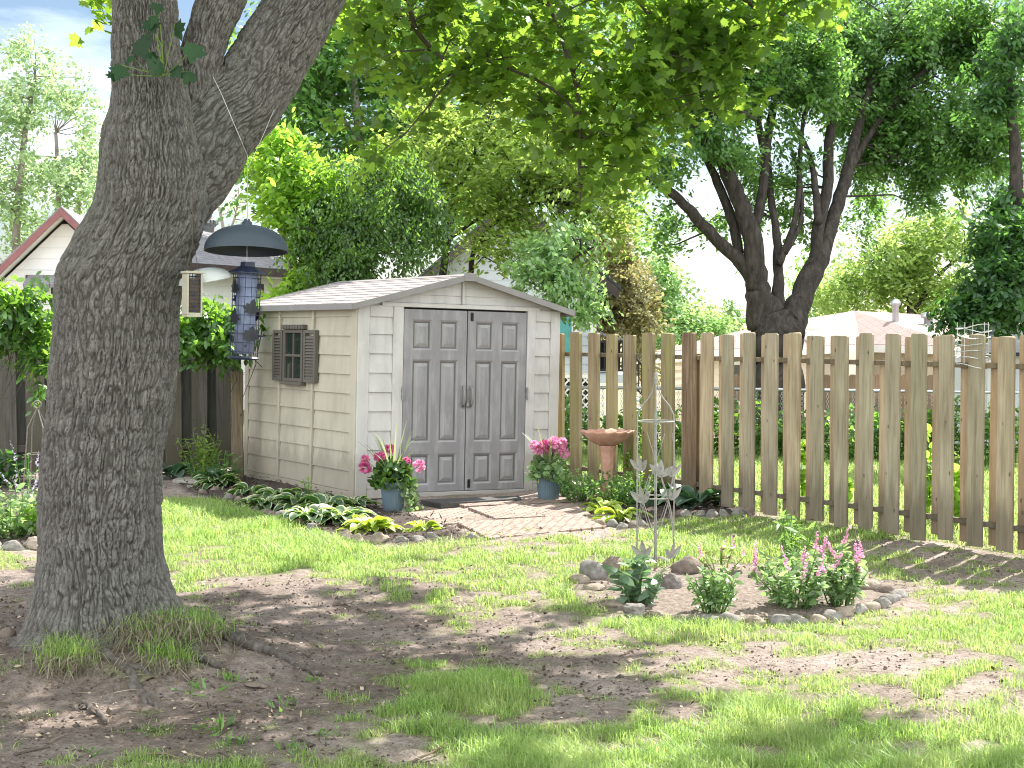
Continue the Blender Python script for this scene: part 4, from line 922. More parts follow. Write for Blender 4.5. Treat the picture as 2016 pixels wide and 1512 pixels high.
for i, (x, y, a, b_, c, m, an) in enumerate(RB):
    if i in special: lab = special[i]
    else: lab = 'low edging stone of the round bed, %s counted from its lawn end along the front' % ORD[k]; k += 1
    tilt = -.5 if i > 17 else .1
    stone(x, y, a, b_, c, M[m], lab, 'stones round the flower bed', an, R.uniform(-.3, .3) + (.5 if 17 < i < 23 else 0))
for (x, y, s, lab) in ((-8, 1082, .2, 'white stone cut by the photo edge before purple flowers'), (30, 1084, .24, 'speckled grey stone before the purple flowers'), (74, 1080, .3, 'broad flat tan stone beside the maple trunk'), (55, 978, .26, 'pale stone behind the purple flowers'), (322, 958, .12, 'small dark stone under the broad blue hosta'), (16, 1308, .14, 'small brown stone on the soil at the photo edge'), (507, 1355, .16, 'flat brown stone sunk in the soil below the root')):
    stone(x, y, s, s * .7, s * (.25 if 'flat brown' in lab else .55), M['stone_brown' if 'brown' in lab else 'stone_tan' if 'tan' in lab else 'stone'], lab, 'loose stones near the maple')
# ------------------------------------------------------------------ bed soil of the round bed
b = MB(); c = Gp(1455, 1166); nr = 44; v = [(0, 0, .035)]; f = []
for j in range(1, 5):
    for i in range(nr): a = 2 * PI * i / nr; q = G(1455 + 318 * math.cos(a) * j / 4, 1166 - 50 * math.sin(a) * j / 4); v.append((q[0] - c[0], q[1] - c[1], .035 - .03 * (j / 4) ** 2 + R.uniform(-.006, .006)))
for i in range(nr): f.append((0, 1 + i, 1 + (i + 1) % nr))
for j in range(3):
    for i in range(nr): a_ = 1 + j * nr; f.append((a_ + i, a_ + nr + i, a_ + nr + (i + 1) % nr, a_ + (i + 1) % nr))
o = b.add(v, f).build('bed_soil', simple('round bed soil', (.10, .075, .06), (.21, .165, .14), 30, .95, .9, .02, c3=(.31, .255, .225), bscale=70), smooth=True); o.location = c; tagp(o, 'dry crumbly soil of the round flower bed', 'soil', kind='structure')
# ------------------------------------------------------------------ leafy plants
def plant(px, py, rw, h, n, size, shape, m, lab, name='leafy_plant', cat='plant', grp=None, stems=10, droop=.1, up=.5, Y=None, spread=1.0, stem_m=None):
    c = Gp(px, py) if Y is None else np.array([P(px, py, Y)[0], Y, 0.0]); 
    if Y is not None: c[2] = float(gz(c[0], c[1]))
    t = thing(name, lab, cat, c, group=grp); sb_ = MB(); tips = []
    for i in range(stems):
        a = R.uniform(0, 2 * PI); r = rw * math.sqrt(R.random()) * spread; hh = h * R.uniform(.7, 1.05) * (1 - .3 * (r / rw) ** 2)
        p0 = np.array([math.cos(a) * r * .35, math.sin(a) * r * .35, 0]); p2 = np.array([math.cos(a) * r, math.sin(a) * r, hh]); p1 = (p0 + p2) / 2 + np.array([math.cos(a), math.sin(a), 0]) * r * -.1
        sb_.tube([p0, p1, p2], [.005, .004, .002], 4, cap=False); tips.append((p0, p1, p2))
    sb_.build('stem', stem_m or M['l_shrub'], t)
    tp = R.integers(0, stems, n); u = R.uniform(.12, 1.0, n) ** .8
    T = np.array(tips)[tp]; pos = T[:, 0] * ((1 - u) ** 2)[:, None] + T[:, 1] * (2 * u * (1 - u))[:, None] + T[:, 2] * (u ** 2)[:, None]
    d = rdir(n, up * .5); d[:, 2] = d[:, 2] * .5 + up * .3 - droop
    LB().add(leaves(pos, d, rdir(n, 1.6), size * R.uniform(.55, 1.2, n), shape)).build('foliage', m, t); return t, tips
# round bed
plant(1252, 1188, .17, .3, 170, .10, OVAL, M['l_bedblue'], 'grey green broad leaved plant in front of the trellis', grp='plants in the round flower bed', droop=.25)
plant(1405, 1205, .17, .3, 420, .055, OVAL, M['l_salv'], 'small pale green bushy plant without flowers, middle of round bed', grp='plants in the round flower bed', stems=16)
def spikes(t, tips, lo, hi, n, m, L, name='flower_spike', q=26, sz=.022, lean=.25):
    idx = R.permutation(len(tips))[:n]
    for i in idx:
        p = tips[i][2]; d = nrm(np.array([R.normal(0, lean), R.normal(0, lean), 1.0])); l = L * R.uniform(.7, 1.2)
        u = np.clip(np.linspace(0, 1, q) + R.normal(0, .02, q), 0, 1); a = R.uniform(0, 2 * PI, q); rad = np.stack([np.cos(a), np.sin(a), .4 + 0 * a], 1)
        pos = p + d * (u * l)[:, None]; LB().add(leaves(pos, rad, rdir(q, .5), sz * (1.25 - .7 * u), ROUND)).build(name, m, t)
t, tips = plant(1565, 1195, .26, .38, 900, .056, OVAL, M['l_salv'], 'tall pink spiked flower clump at the front of the round bed', grp='plants in the round flower bed', stems=26); spikes(t, tips, 0, 0, 9, M['salvpink'], .13, sz=.018)
t, tips = plant(1655, 1190, .22, .38, 760, .054, OVAL, M['l_salv'], 'pink spiked flower clump nearest the picket fence', grp='plants in the round flower bed', stems=22); spikes(t, tips, 0, 0, 9, M['salvpink'], .14, sz=.018)
plant(1558, 1140, .22, .52, 240, .10, LANCE, M['l_shrub'], 'tall green plant with drooping long leaves behind the pink spikes', grp='plants in the round flower bed', stems=12, droop=.5)
t, tips = plant(1420, 1134, .16, .2, 60, .04, OVAL, M['l_red'], 'thin reddish plant with faint pink stalks at the bed back', grp='plants in the round flower bed', stems=8); spikes(t, tips, 0, 0, 5, M['salvpink'], .09, q=12, sz=.016)
# plants near bird bath
plant(1205, 1000, .42, .36, 1500, .045, DIAM, M['l_shrub'], 'feathery green mound under the bird bath', grp='plants at the mossy fence', stems=46)
plant(1140, 990, .28, .34, 800, .04, DIAM, M['l_mint'], 'pale green mound between the right pot and bird bath', grp='plants at the mossy fence', stems=30)
plant(1268, 992, .26, .4, 420, .055, OVAL, M['l_olive'], 'yellowish bushy plant at the fence behind the trellis', grp='plants at the mossy fence', stems=18)
plant(1250, 978, .16, .7, 120, .07, OVAL, M['l_lime'], 'bright yellow green seedling climbing the mossy fence', grp='plants at the mossy fence', stems=6)
plant(1112, 975, .16, .3, 380, .045, DIAM, M['l_shrub'], 'green tuft squeezed between shed corner and pot', grp='plants at the mossy fence', stems=16)
# dark bed at the left
plant(398, 946, .28, .62, 620, .075, LANCE, M['l_olive'], 'yellow green bushy plant before the dark fence', grp='plants before the dark fence', stems=22, up=.8)
plant(440, 952, .16, .45, 200, .07, LANCE, M['l_shrub'], 'thin green plant beside the weathered post', grp='plants before the dark fence', stems=8, up=.8)
plant(415, 958, .3, .25, 420, .07, OVAL, M['l_dark'], 'dark ground leaves below the yellow green plant', grp='plants before the dark fence', stems=18)
plant(8, 958, .34, .38, 120, .15, OVAL, M['l_dark'], 'dark broad leaved plant at the fence foot, photo edge', grp='plants before the dark fence', stems=14)
plant(605, 985, .05, .34, 34, .07, LANCE, M['l_lime'], 'single thin sprout standing against the shed wall', grp='plants before the dark fence', stems=2)
t, tips = plant(18, 1060, .42, .42, 900, .075, OVAL, M['l_salv'], 'lush pale leafed plant with lavender spikes beside the maple', grp='plants beside the maple', stems=34); spikes(t, tips, 0, 0, 6, M['lav'], .18, sz=.016, q=18)
t, tips = plant(58, 1035, .3, .62, 260, .06, LANCE, M['l_salv'], 'thin lavender flower clump under the small iron obelisk', grp='plants beside the maple', stems=18, up=.9); spikes(t, tips, 0, 0, 5, M['lav'], .16, sz=.015, q=18)
plant(70, 1060, .22, .25, 300, .07, OVAL, M['l_lime'], 'bright green leaves squeezed beside the maple trunk', grp='plants beside the maple', stems=12)
slab([(30, 990), (95, 990), (95, 978), (40, 978)], .05, M['paver'], 'reddish slab behind the lavender flowers', 'paver', 'brick faced pavers behind the maple')
# young tendrils behind the new fence
for (x, Y, h, lab) in ((1585, 14.6, .75, 'thin lime seedling between fence gaps, tree trunk behind'), (1662, 14.2, .35, 'short lime seedling behind the middle of the new fence'), (1828, 13.3, 1.0, 'tall lime vine seedling behind the brown knotty picket'), (1882, 13.0, .6, 'lime seedling behind the wire coil picket')):
    plant(x, 950, .10, h, 60, .10, ROUND, M['l_lime'], lab, 'seedling', 'seedling', 'seedlings behind the new fence', 4, .15, .6, Y)
# shrubs at the chain link fence
HED = [(1090, .8, 'l_shrub'), (1200, .65, 'l_shrub'), (1290, .8, 'l_lime'), (1385, .75, 'l_far'), (1455, .9, 'l_vine'), (1520, .65, 'l_far'), (1600, .75, 'l_vine'), (1680, .62, 'l_shrub'), (1740, .8, 'l_far'), (1800, .7, 'l_vine'), (1872, .85, 'l_vine'), (1935, .9, 'l_far'), (2010, .8, 'l_blue')]
hl = ['shrub right of the shed seen through the mossy fence', 'low shrub below the grey lattice deck', 'bright shrub under the deck stairs', 'shrub behind the brown corner picket', 'tall dark shrub beside the beige house corner', 'shrub left of the dark tree trunk', 'dark shrub right of the dark tree trunk', 'low shrub before the far brown fence', 'blue green shrub near the white stand', 'dark shrub behind the lime vine', 'dark tall shrub left of the wire coil', 'shrub behind the wire coil picket', 'shrub before the white shed']
for (x, h, m), lab in zip(HED, hl):
    Y = 21.2 - 2.1 * (x - 1040) / 1080 - .45
    plant(x, 860, .62, h, 620, .10, OVAL, M[m], lab, 'shrub', 'shrub', 'shrubs along the chain link fence', 26, .15, .4, Y)
# ------------------------------------------------------------------ flower pots
def pot_plant(px, py, lab, r, h, fol, heads, spk, trail, fm):
    c = Gp(px, py); c[2] += .016; t = thing('potted_geranium', lab, 'potted plant', c, group='geranium pots beside the shed doors')
    def wob(rr, z, a, i): return (rr + (.0022 * math.cos(36 * a) if 1 <= i <= 5 else 0), z)
    b = MB(); b.lathe([(r * .70, 0), (r * .72, .006), (r * .78, h * .3), (r * .84, h * .6), (r * .885, h * .80), (r * .89, h * .805), (r * .93, h * .81), (r * .985, h * .98), (r * 1.0, h), (r * .94, h), (r * .92, h * .86), (r * .80, h * .84)], 108, wob=wob, cap=False); b.add([(math.cos(a) * r * .7, math.sin(a) * r * .7, 0) for a in np.arange(24) * PI / 12], [tuple(range(23, -1, -1))])
    b.build('pot', M['pot'], t, smooth=True)
    b = MB(); b.lathe([(.001, h * .86), (r * .5, h * .87), (r * .91, h * .85)], 24, cap=False); b.build('soil', M['potsoil'], t)
    n, rw, hh = fol; q = rdir(n, .3); q[:, 2] = np.abs(q[:, 2]); pos = q * np.array([rw, rw, hh]) * (R.random((n, 1)) ** .5) + np.array([0, 0, h * .86])
    d = rdir(n, .1); d[:, :2] += q[:, :2] * .8; LB().add(leaves(pos, d, rdir(n, 1.5), R.uniform(.04, .075, n), ROUND)).build('foliage', fm, t)
    sb_ = MB()
    for (dx, dz, s, m) in heads:
        dy = R.uniform(-.1, .06); p = np.array([dx, dy, h + dz]); sb_.tube([np.array([dx * .2, 0, h * .86]), np.array([dx * .6, dy * .6, h + dz * .55]), p], [.003, .003, .002], 5)
        k = 46; u = rdir(k, .25); LB().add(leaves(p + u * s * .55, u, rdir(k), s * .75, ROUND)).build('flower_head', M[m], t)
    sb_.build('flower_stalk', M['l_ger'], t)
    for (n_, L) in spk:
        l = LB(); V = []; Fa = []
        for i in range(n_):
            a = R.uniform(0, 2 * PI); ou = R.uniform(.1, .9); p = np.array([0, 0, h * .86]); an = 1.45 - ou * .5; dd = np.array([math.cos(a), math.sin(a), 0]); sd = np.array([-dd[1], dd[0], 0]); o_ = len(V); ll = L * R.uniform(.6, 1.1)
            for kk in range(9):
                w = .0125 * (1 - (kk / 8) ** 2) + .0005; V += [p - sd * w, p + sd * w]; p = p + (dd * math.cos(an) + np.array([0, 0, math.sin(an)])) * ll / 8; an -= ou * .34 * (kk / 8) ** 1.3 * (2 if i % 3 == 0 else .8)
            Fa += [(o_ + 2 * kk, o_ + 2 * kk + 1, o_ + 2 * kk + 3, o_ + 2 * kk + 2) for kk in range(8)]
        fast_mesh('spike_leaves', np.array(V), np.array(Fa), M['spike'], t)
    if trail:
        l = LB()
        for i in range(9):
            a = R.uniform(-.9, .5); p = np.array([math.cos(a) * r, math.sin(a) * r, h]); k = 15
            path = np.array([p + np.array([math.cos(a) * .10 * u ** .5 + .02 * R.normal(), math.sin(a) * .06 * u, .02 - trail * u * R.uniform(.9, 1.1)]) for u in np.linspace(0, 1, k)])
            l.add(leaves(path, rdir(k, -.6), rdir(k, .8) + np.array([.3, -.5, 0]), R.uniform(.03, .05, k), ROUND))
        l.build('trailing_vine', M['l_salv'], t)
    return t
pot_plant(774, 1004, 'slate blue pot with sparse deep pink geraniums left of doors', .125, .262, (330, .2, .25), [(-.255, .13, .05, 'pink'), (-.245, .21, .036, 'pink'), (-.12, .23, .045, 'pink'), (-.035, .29, .045, 'pink'), (.24, .15, .05, 'pink2'), (.12, .19, .035, 'pink')], [(26, .60)], .28, M['l_ger'])
pot_plant(1080, 986, 'slate blue pot with a dense pale pink geranium dome', .132, .25, (460, .2, .21), [(-.1, .24, .05, 'pink2'), (-.04, .26, .055, 'pink'), (.02, .22, .055, 'pink2'), (.08, .26, .055, 'pink2'), (.13, .28, .05, 'pink2'), (.15, .19, .045, 'pink2'), (.05, .30, .05, 'pink2'), (-.14, .27, .04, 'pink2')], [(16, .52)], 0, M['l_salv'])
# ------------------------------------------------------------------ bird bath
c = Gp(1196, 945); c = np.array([.918, 15.15, 0]); t = thing('bird_bath', 'terracotta bird bath with scalloped basin at the mossy fence', 'bird bath', c)
def sc(r, z, a, i): 
    k = sstep(.12, .255, r); return (r * (1 + .03 * k * math.cos(14 * a)), z + .006 * k * math.cos(14 * a))
MB().lathe([(.001, .525), (.07, .525), (.12, .54), (.185, .585), (.225, .625), (.25, .65), (.257, .664), (.248, .668), (.225, .65), (.16, .605), (.08, .585), (.001, .58)], 96, wob=sc, cap=False).build('basin', M['terra'], t, smooth=True)
MB().lathe([(.001, 0), (.14, 0), (.145, .03), (.11, .05), (.075, .09), (.058, .16), (.055, .24), (.062, .36), (.074, .47), (.088, .515), (.083, .5245), (.001, .5245)], 10, cap=False).build('pedestal', M['terra'], t)
# ------------------------------------------------------------------ metal obelisks
c = Gp(1290, 1118); c[2] = float(gz(c[0], c[1])); t = thing('garden_obelisk', 'tall pale iron obelisk with leaf ornaments in the round bed', 'obelisk', c)
ang = [-PI / 2 - .05, -.05, PI / 2 - .05, PI - .05]; rb = .127
b = MB()
for a in ang:
    d = np.array([math.cos(a), math.sin(a), 0])
    b.tube([d * rb + [0, 0, -.05], d * rb * 1.0 + [0, 0, .5], d * rb * .99 + [0, 0, 1.0], d * rb * .97 + [0, 0, 1.045], d * rb * .74 + [0, 0, 1.105], d * rb * .42 + [0, 0, 1.155], d * rb * .2 + [0, 0, 1.2], d * .012 + [0, 0, 1.25], d * .008 + [0, 0, 1.29]], [.0048] * 9, 7)
b.build('leg', M['trellis'], t, smooth=True)
for z in (1.0, .475):
    b = MB(); a = np.linspace(0, 2 * PI, 41); b.tube([np.array([rb * math.cos(q), rb * math.sin(q), z]) for q in a], .005, 6, cap=False); b.build('ring', M['trellis'], t, smooth=True)
b = MB()
for i in range(4):
    for sg in (1, -1):
        for (z0, z1, tw) in ((.12, .92, 1.3), (.2, .62, .8)):
            pts = []
            for u in np.linspace(0, 1, 15): a = ang[i] + sg * tw * u * PI / 2; pts.append(np.array([rb * .98 * math.cos(a), rb * .98 * math.sin(a), z0 + (z1 - z0) * u]))
            if (i + (sg > 0)) % 2 == 0 or z1 < .7: b.tube(pts, .0022, 5)
b.build('cross_wire', M['trellis'], t)
MB().lathe([(.001, 1.25), (.014, 1.262), (.01, 1.275), (.017, 1.295), (.01, 1.312), (.013, 1.325), (.001, 1.345)], 10, cap=False).build('finial', M['trellis'], t, smooth=True)
def metal_leaf(b, p, d, up, L, m=0):
    V, Fa = leaves(np.array([p]), np.array([d]), np.array([up]), L, (np.array([[0, 0, 0], [.2, .12, .02], [.5, .19, .03], [.8, .11, .02], [1, 0, 0], [.8, -.11, .02], [.5, -.19, .03], [.2, -.12, .02], [.5, 0, -.02]]), np.array([(8, i, (i + 1) % 8) for i in range(8)])))
    b.add(V, Fa)
for (a, z) in ((-2.5, .66), (-.65, .62), (-.6, .46), (-2.4, .44), (-2.3, .07), (-.75, .06), (1.2, .6), (2.2, .42)):
    d = np.array([math.cos(a), math.sin(a), 0]); sd = np.array([-d[1], d[0], 0]); b = MB()
    for (e, h) in ((-.8, .7), (0.05, 1), (.75, .75)): metal_leaf(b, d * rb + np.array([0, 0, z]), sd * e + np.array([0, 0, h]) + d * .25, d, .13)
    b.build('leaf_ornament', M['trellis'], t)
c = P(75, 930, 14.2); c[2] = 0; t = thing('garden_obelisk', 'small rusty iron obelisk with a ring top beside the maple', 'obelisk', c); b = MB()
for sx in (-1, 1):
    for sy in (-1, 1): b.tube([np.array([sx * .115, sy * .115, 0]), np.array([sx * .07, sy * .07, .76]), np.array([sx * .004, sy * .004, .93])], [.006, .006, .005], 6)
b.build('leg', M['trellis2'], t)
for z, r in ((.52, .09), (.2, .108)):
    b = MB()
    for k in range(4): p = [(-r, -r), (r, -r), (r, r), (-r, r)]; b.tube([np.array([*p[k], z]), np.array([*p[(k + 1) % 4], z])], .005, 5)
    b.build('ring', M['trellis2'], t)
b = MB(); a = np.linspace(0, 2 * PI, 25); b.tube([np.array([.034 * math.cos(q), 0, .965 + .034 * math.sin(q)]) for q in a], .007, 6, cap=False); b.build('finial', M['trellis2'], t, smooth=True)
# ------------------------------------------------------------------ the big maple
def pix_tube(pts, Y, nseg, nring, freq, amp, dY=0.0, horizontal=False, seed=0):
    """bark tube along (px, py, half width px); ridges cut into the mesh"""
    m = len(pts); q = []
    for i, (x, y, r) in enumerate(pts):
        yy = Y + dY * i / (m - 1); p = P(x, y, yy); q.append([*p, r * yy / F])
    q = np.array(q); L = np.concatenate([[0], np.cumsum(np.linalg.norm(np.diff(q[:, :3], axis=0), axis=1))]); S = np.linspace(0, L[-1], nseg)
    fine = polyline(q, 12); Lf = np.concatenate([[0], np.cumsum(np.linalg.norm(np.diff(fine[:, :3], axis=0), axis=1))]); S = np.linspace(0, Lf[-1], nseg)
    c = np.stack([np.interp(S, Lf, fine[:, k]) for k in range(4)], 1); T = nrm(np.gradient(c[:, :3], axis=0))
    if horizontal: T = np.tile(np.array([0, 0, 1.0]), (nseg, 1))
    U = np.array([1.0, 0, 0]); Us = []
    for i in range(nseg):
        U = U - T[i] * U.dot(T[i]); U = U / np.linalg.norm(U); Us.append(U.copy())
    Us = np.array(Us); W = np.cross(T, Us); th = np.arange(nring) * 2 * PI / nring
    rad = np.cos(th)[None, :, None] * Us[:, None] + np.sin(th)[None, :, None] * W[:, None]
    rr = np.median(c[:, 3]); co = np.stack([np.broadcast_to(np.cos(th) * rr, (nseg, nring)), np.broadcast_to(np.sin(th) * rr, (nseg, nring)), np.broadcast_to(S[:, None], (nseg, nring))], -1).reshape(-1, 3)
    wp = np.stack([vnoise(co * 9, seed + 1), vnoise(co * 9, seed + 2), vnoise(co * 9, seed + 3)], 1) - .5
    cw = co + wp * .028
    a = vnoise(cw * np.array([freq, freq, freq * .12]), seed + 4); b = vnoise(cw * np.array([freq * 1.9, freq * 1.9, freq * .3]), seed + 5)
    ca = np.exp(-(np.abs(2 * a - 1) / .20) ** 2); cb = np.exp(-(np.abs(2 * b - 1) / .15) ** 2) * .6; cr = np.maximum(ca, cb)
    ridge = 1.1 - cr * 1.25 + (vnoise(cw * 14, seed + 12) - .5) * .9
    big_ = np.exp(-(np.abs(2 * vnoise(cw * np.array([freq * .5, freq * .5, freq * .06]), seed + 21) - 1) / .10) ** 2); cr = np.maximum(cr, big_ * .7); ridge = ridge - big_ * .9
    lump = fbm(co * np.array([4, 4, 2.2]), 3, seed + 6) - .5; fine_ = vnoise(cw * np.array([75, 75, 22]), seed + 9)
    disp = amp * (ridge - .6) + lump * .075 * c[:, 3].repeat(nring) / .36 + fine_ * amp * .3
    V = c[:, None, :3] + rad * (c[:, 3][:, None] + disp.reshape(nseg, nring))[..., None]
    return V.reshape(-1, 3), c, cr
def tube_faces(ns, nr, off=0):
    i = np.arange(ns * nr).reshape(ns, nr); j = np.roll(i, -1, 1); return np.stack([i[:-1], j[:-1], j[1:], i[1:]], -1).reshape(-1, 4) + off
YT = 7.8
LRT = [(1345, 40, 395), (1310, 58, 372), (1280, 70, 352), (1240, 79, 334), (1200, 81, 326), (1100, 80, 314), (1000, 80, 313), (900, 85, 320), (800, 95, 338), (700, 103, 349), (640, 106, 350), (600, 107, 351), (560, 110, 356), (525, 120, 366), (500, 136, 375), (470, 154, 385), (440, 170, 392), (400, 187, 400), (350, 196, 404), (300, 198, 398), (250, 206, 385), (200, 222, 372), (150, 225, 362), (100, 225, 352), (0, 226, 346), (-150, 228, 335), (-400, 235, 330)]
main = [((l + r) / 2, y, (r - l) / 2) for (y, l, r) in LRT]
tb = Gp(215, 1300); tb = np.array([-2.0, 7.8, 0.0])
maple = thing('maple_tree', 'big forked maple with ridged grey bark in the foreground', 'tree', tb)
parts = [pix_tube(main, YT, 900, 520, 88, .0105, 0, True, 10), pix_tube([(372, 300, 40), (380, 230, 46), (388, 150, 44), (405, 80, 41), (436, 0, 43), (500, -130, 38), (590, -320, 28)], YT + .12, 360, 240, 88, .009, .15, False, 30),
         pix_tube([(262, 470, 70), (295, 420, 86), (335, 365, 96), (378, 303, 97), (430, 240, 86), (490, 180, 78), (547, 90, 71), (602, 0, 66), (680, -130, 60), (790, -300, 48), (940, -520, 32)], YT, 640, 420, 88, .0095, .6, False, 50)]
Vs = []; Fs = []; n_ = 0
CR = np.concatenate([p[2] for p in parts])
for (V, c, _), (ns, nr) in zip(parts, ((900, 520), (360, 240), (640, 420))): Vs.append(V); Fs.append(tube_faces(ns, nr, n_)); n_ += len(V)
V = np.concatenate(Vs); Fa = np.concatenate(Fs)
# foot flares into root buttresses
low = V[:, 2] < .6; ang = np.arctan2(V[:, 1] - 7.8, V[:, 0] + 2.0); k = np.where(low, sstep(.42, .0, V[:, 2]) ** 1.5 if False else (np.clip((.6 - V[:, 2]) / .6, 0, 1)) ** 2.2, 0)
fl = k * (.07 + .20 * np.clip(np.cos(ang * 3 + .5) + .2 * np.cos(ang * 5), 0, 1)); V[:, 0] += np.cos(ang) * fl; V[:, 1] += np.sin(ang) * fl
fast_mesh('trunk', V, Fa, M['bark'], maple, tb, True, {'crack': CR})
rb_ = MB()
def root(pts, r0, r1):
    q = [Gp(x, y) for x, y in pts]; n = len(q); b_ = polyline(np.array([[*p, r0 + (r1 - r0) * i / (n - 1)] for i, p in enumerate(q)]), 5); b_[:, :3] += R.normal(size=(len(b_), 3)) * .006; b_[:, 2] += b_[:, 3] * .25
    rb_.tube(b_[:, :3], b_[:, 3] * R.uniform(.85, 1.2, len(b_)), 9)
root([(360, 1270), (420, 1280), (470, 1300), (520, 1305), (570, 1312), (628, 1330)], .05, .012); root([(440, 1290), (470, 1284), (500, 1294), (530, 1300)], .022, .008); root([(200, 1345), (245, 1352), (270, 1372), (290, 1392)], .035, .012)
root([(235, 1352), (285, 1356), (330, 1362)], .022, .008); root([(262, 1374), (285, 1380), (310, 1398)], .022, .008); root([(150, 1400), (180, 1398), (212, 1425)], .022, .008); root([(330, 1290), (380, 1330), (450, 1342)], .04, .01)
rb_.build('root', M['root'], maple, tb, True)
# visible hanging foliage: masses at px / depth
CL = [(700, 30, 9.6, 60, 60, .5, 10), (780, 60, 9.8, 90, 90, .6, 18), (880, 40, 10, 110, 90, .6, 22), (1000, 60, 10.2, 120, 100, .7, 25), (1110, 60, 10.2, 110, 110, .7, 26), (1220, 60, 10, 120, 120, .7, 30), (1340, 60, 9.8, 120, 110, .7, 30), (1430, 60, 9.6, 70, 90, .5, 16),
      (760, 150, 9.7, 70, 60, .4, 7), (900, 150, 10, 110, 60, .5, 13), (1090, 190, 10.2, 90, 80, .5, 18), (1190, 190, 10, 90, 80, .5, 19), (1290, 190, 9.8, 90, 80, .5, 19), (1400, 190, 9.5, 80, 60, .4, 14), (1130, 290, 10.1, 80, 70, .4, 13), (1210, 290, 10, 70, 70, .4, 12), (1180, 370, 10, 60, 50, .3, 7), (1100, 260, 9.9, 50, 60, .3, 6), (1300, 250, 9.8, 50, 40, .3, 5), (1250, 350, 10, 40, 40, .3, 4),
      (700, 240, 9.8, 50, 50, .3, 3), (755, 320, 10, 40, 40, .3, 2), (830, 260, 10, 60, 50, .3, 4), (1640, 8, 9.4, 80, 30, .3, 8), (1560, 0, 9.5, 80, 50, .3, 10), (1500, 60, 9.6, 60, 60, .3, 7), (1470, 190, 9.5, 50, 40, .3, 4), (240, 20, 8.6, 30, 30, .3, 1), (450, 60, 9.2, 40, 60, .3, 6), (560, -40, 9.2, 120, 40, .4, 9), (1500, -20, 9.6, 80, 40, .4, 8)]
CL += [(1280, 120, 9.9, 80, 90, .4, 16), (1360, 130, 9.8, 80, 90, .4, 16), (1450, 130, 9.6, 60, 70, .4, 10), (1250, 260, 9.9, 70, 70, .4, 10), (960, 190, 10, 90, 60, .4, 10), (860, 170, 9.9, 80, 50, .4, 8)]
CL = [(x, y - 14, Y, max(22, rx - 26), max(16, ry - 30), dz, max(2, int(n * (.52 if y > 90 else .72)))) for (x, y, Y, rx, ry, dz, n) in CL]
vis = clump_pts(CL, .42, 1.7, 77)
# canopy above the frame, set so that its shade lies where the yard is shaded
SUN_EL, SUN_AZ = math.radians(46), math.atan2(.53, .85)
SUN = np.array([math.cos(SUN_EL) * math.sin(SUN_AZ), math.cos(SUN_EL) * math.cos(SUN_AZ), math.sin(SUN_EL)])
SH_R = [(1090, '60000000000000'), (1140, '92001110000000'), (1180, '98643310000000'), (1220, '99876532000000'), (1260, '99987644410000'), (1300, '99998765300000'), (1350, '99999888420000'), (1400, '99999688553111'), (1450, '99998434335431'), (1500, '99997334455541'), (1560, '99998655566653'), (1700, '99998777777654')]
shy = np.array([r[0] for r in SH_R], float); shd = np.array([[int(c) for c in r[1]] for r in SH_R], float) / 9
n = 5200; gx = R.uniform(-3.2, 2.4, n); gy_ = R.uniform(5.0, 11.8, n); X, Y = to_px(gx, gy_); wgt = grid_at(shy, shd, 144.0, X, Y); wgt = np.where(Y < 1085, 0, wgt)
pn = np.stack([gx * 2.6, gy_ * 2.6, gx * 0], 1); keep = (R.random(n) < wgt ** 1.4 * .42) & (fbm(pn, 2, 91) > .60 - .5 * wgt); gx, gy_ = gx[keep], gy_[keep]
zmin = (2.15 + .208 * gy_) / .83; z = zmin + R.uniform(.1, 1.5, len(gx)); sh = SUN[:2] / SUN[2]
vs = vis[:, :2] - vis[:, 2:3] * sh[None]; own = np.array([np.min(np.hypot(vs[:, 0] - a, vs[:, 1] - b_)) < .22 for a, b_ in zip(gx, gy_)]); kk = ~own | (R.random(len(gx)) < .24); gx, gy_, z = gx[kk], gy_[kk], z[kk]
up = np.stack([gx + sh[0] * z, gy_ + sh[1] * z, z], 1)
n = 900; hi = np.stack([R.uniform(-6.5, 2.6, n), R.uniform(1.5, 10.3, n), R.uniform(4.6, 8.2, n)], 1); hi = hi[(hi[:, 2] > 2.3 + .208 * hi[:, 1]) & (hi[:, 1] - hi[:, 2] * .82 < 4.9)]  # unseen high crown, added to block sky light over the foreground
l = LB(); l.add(sprays(hi, 15, .5, .13, MAPLE, .2, 1.0)); l.add(sprays(vis, 23, .44, .08, MAPLE, .5, .6)); l.add(sprays(up, 15, .42, .12, MAPLE, .2, 1.0)); l.build('crown', M['l_near'], maple, tb)
tw = MB(); lim = parts[2][1]; sk = lim[lim[:, 2] > 3.6]
bo = MB()
for (pts, Y) in (([(690, -180, 26), (860, -160, 22), (1040, -130, 17), (1220, -90, 12), (1400, -40, 6), (1520, 40, 2)], 9.6), ([(960, -150, 12), (1040, -60, 9), (1100, 60, 6), (1140, 200, 4), (1140, 330, 3), (1142, 400, 2)], 10), ([(1140, -110, 10), (1240, -20, 7), (1330, 90, 5), (1420, 190, 3), (1490, 235, 1.6)], 9.7), ([(760, -170, 12), (800, -40, 8), (820, 60, 5), (900, 140, 3)], 9.8), ([(1140, 230, 3), (1080, 170, 3), (960, 120, 3)], 10), ([(1060, 180, 3), (1120, 290, 2.5), (1200, 240, 2)], 10.1)):
    q = px_limb(bo, pts, Y, 7, 5); sk = np.concatenate([sk, q])
twigs(bo, [sk], vis, 2, .005); twigs(bo, [sk], up, 6, .008); twigs(bo, [sk], hi, 9, .012)
bo.build('branch', M['twig'], maple, tb)
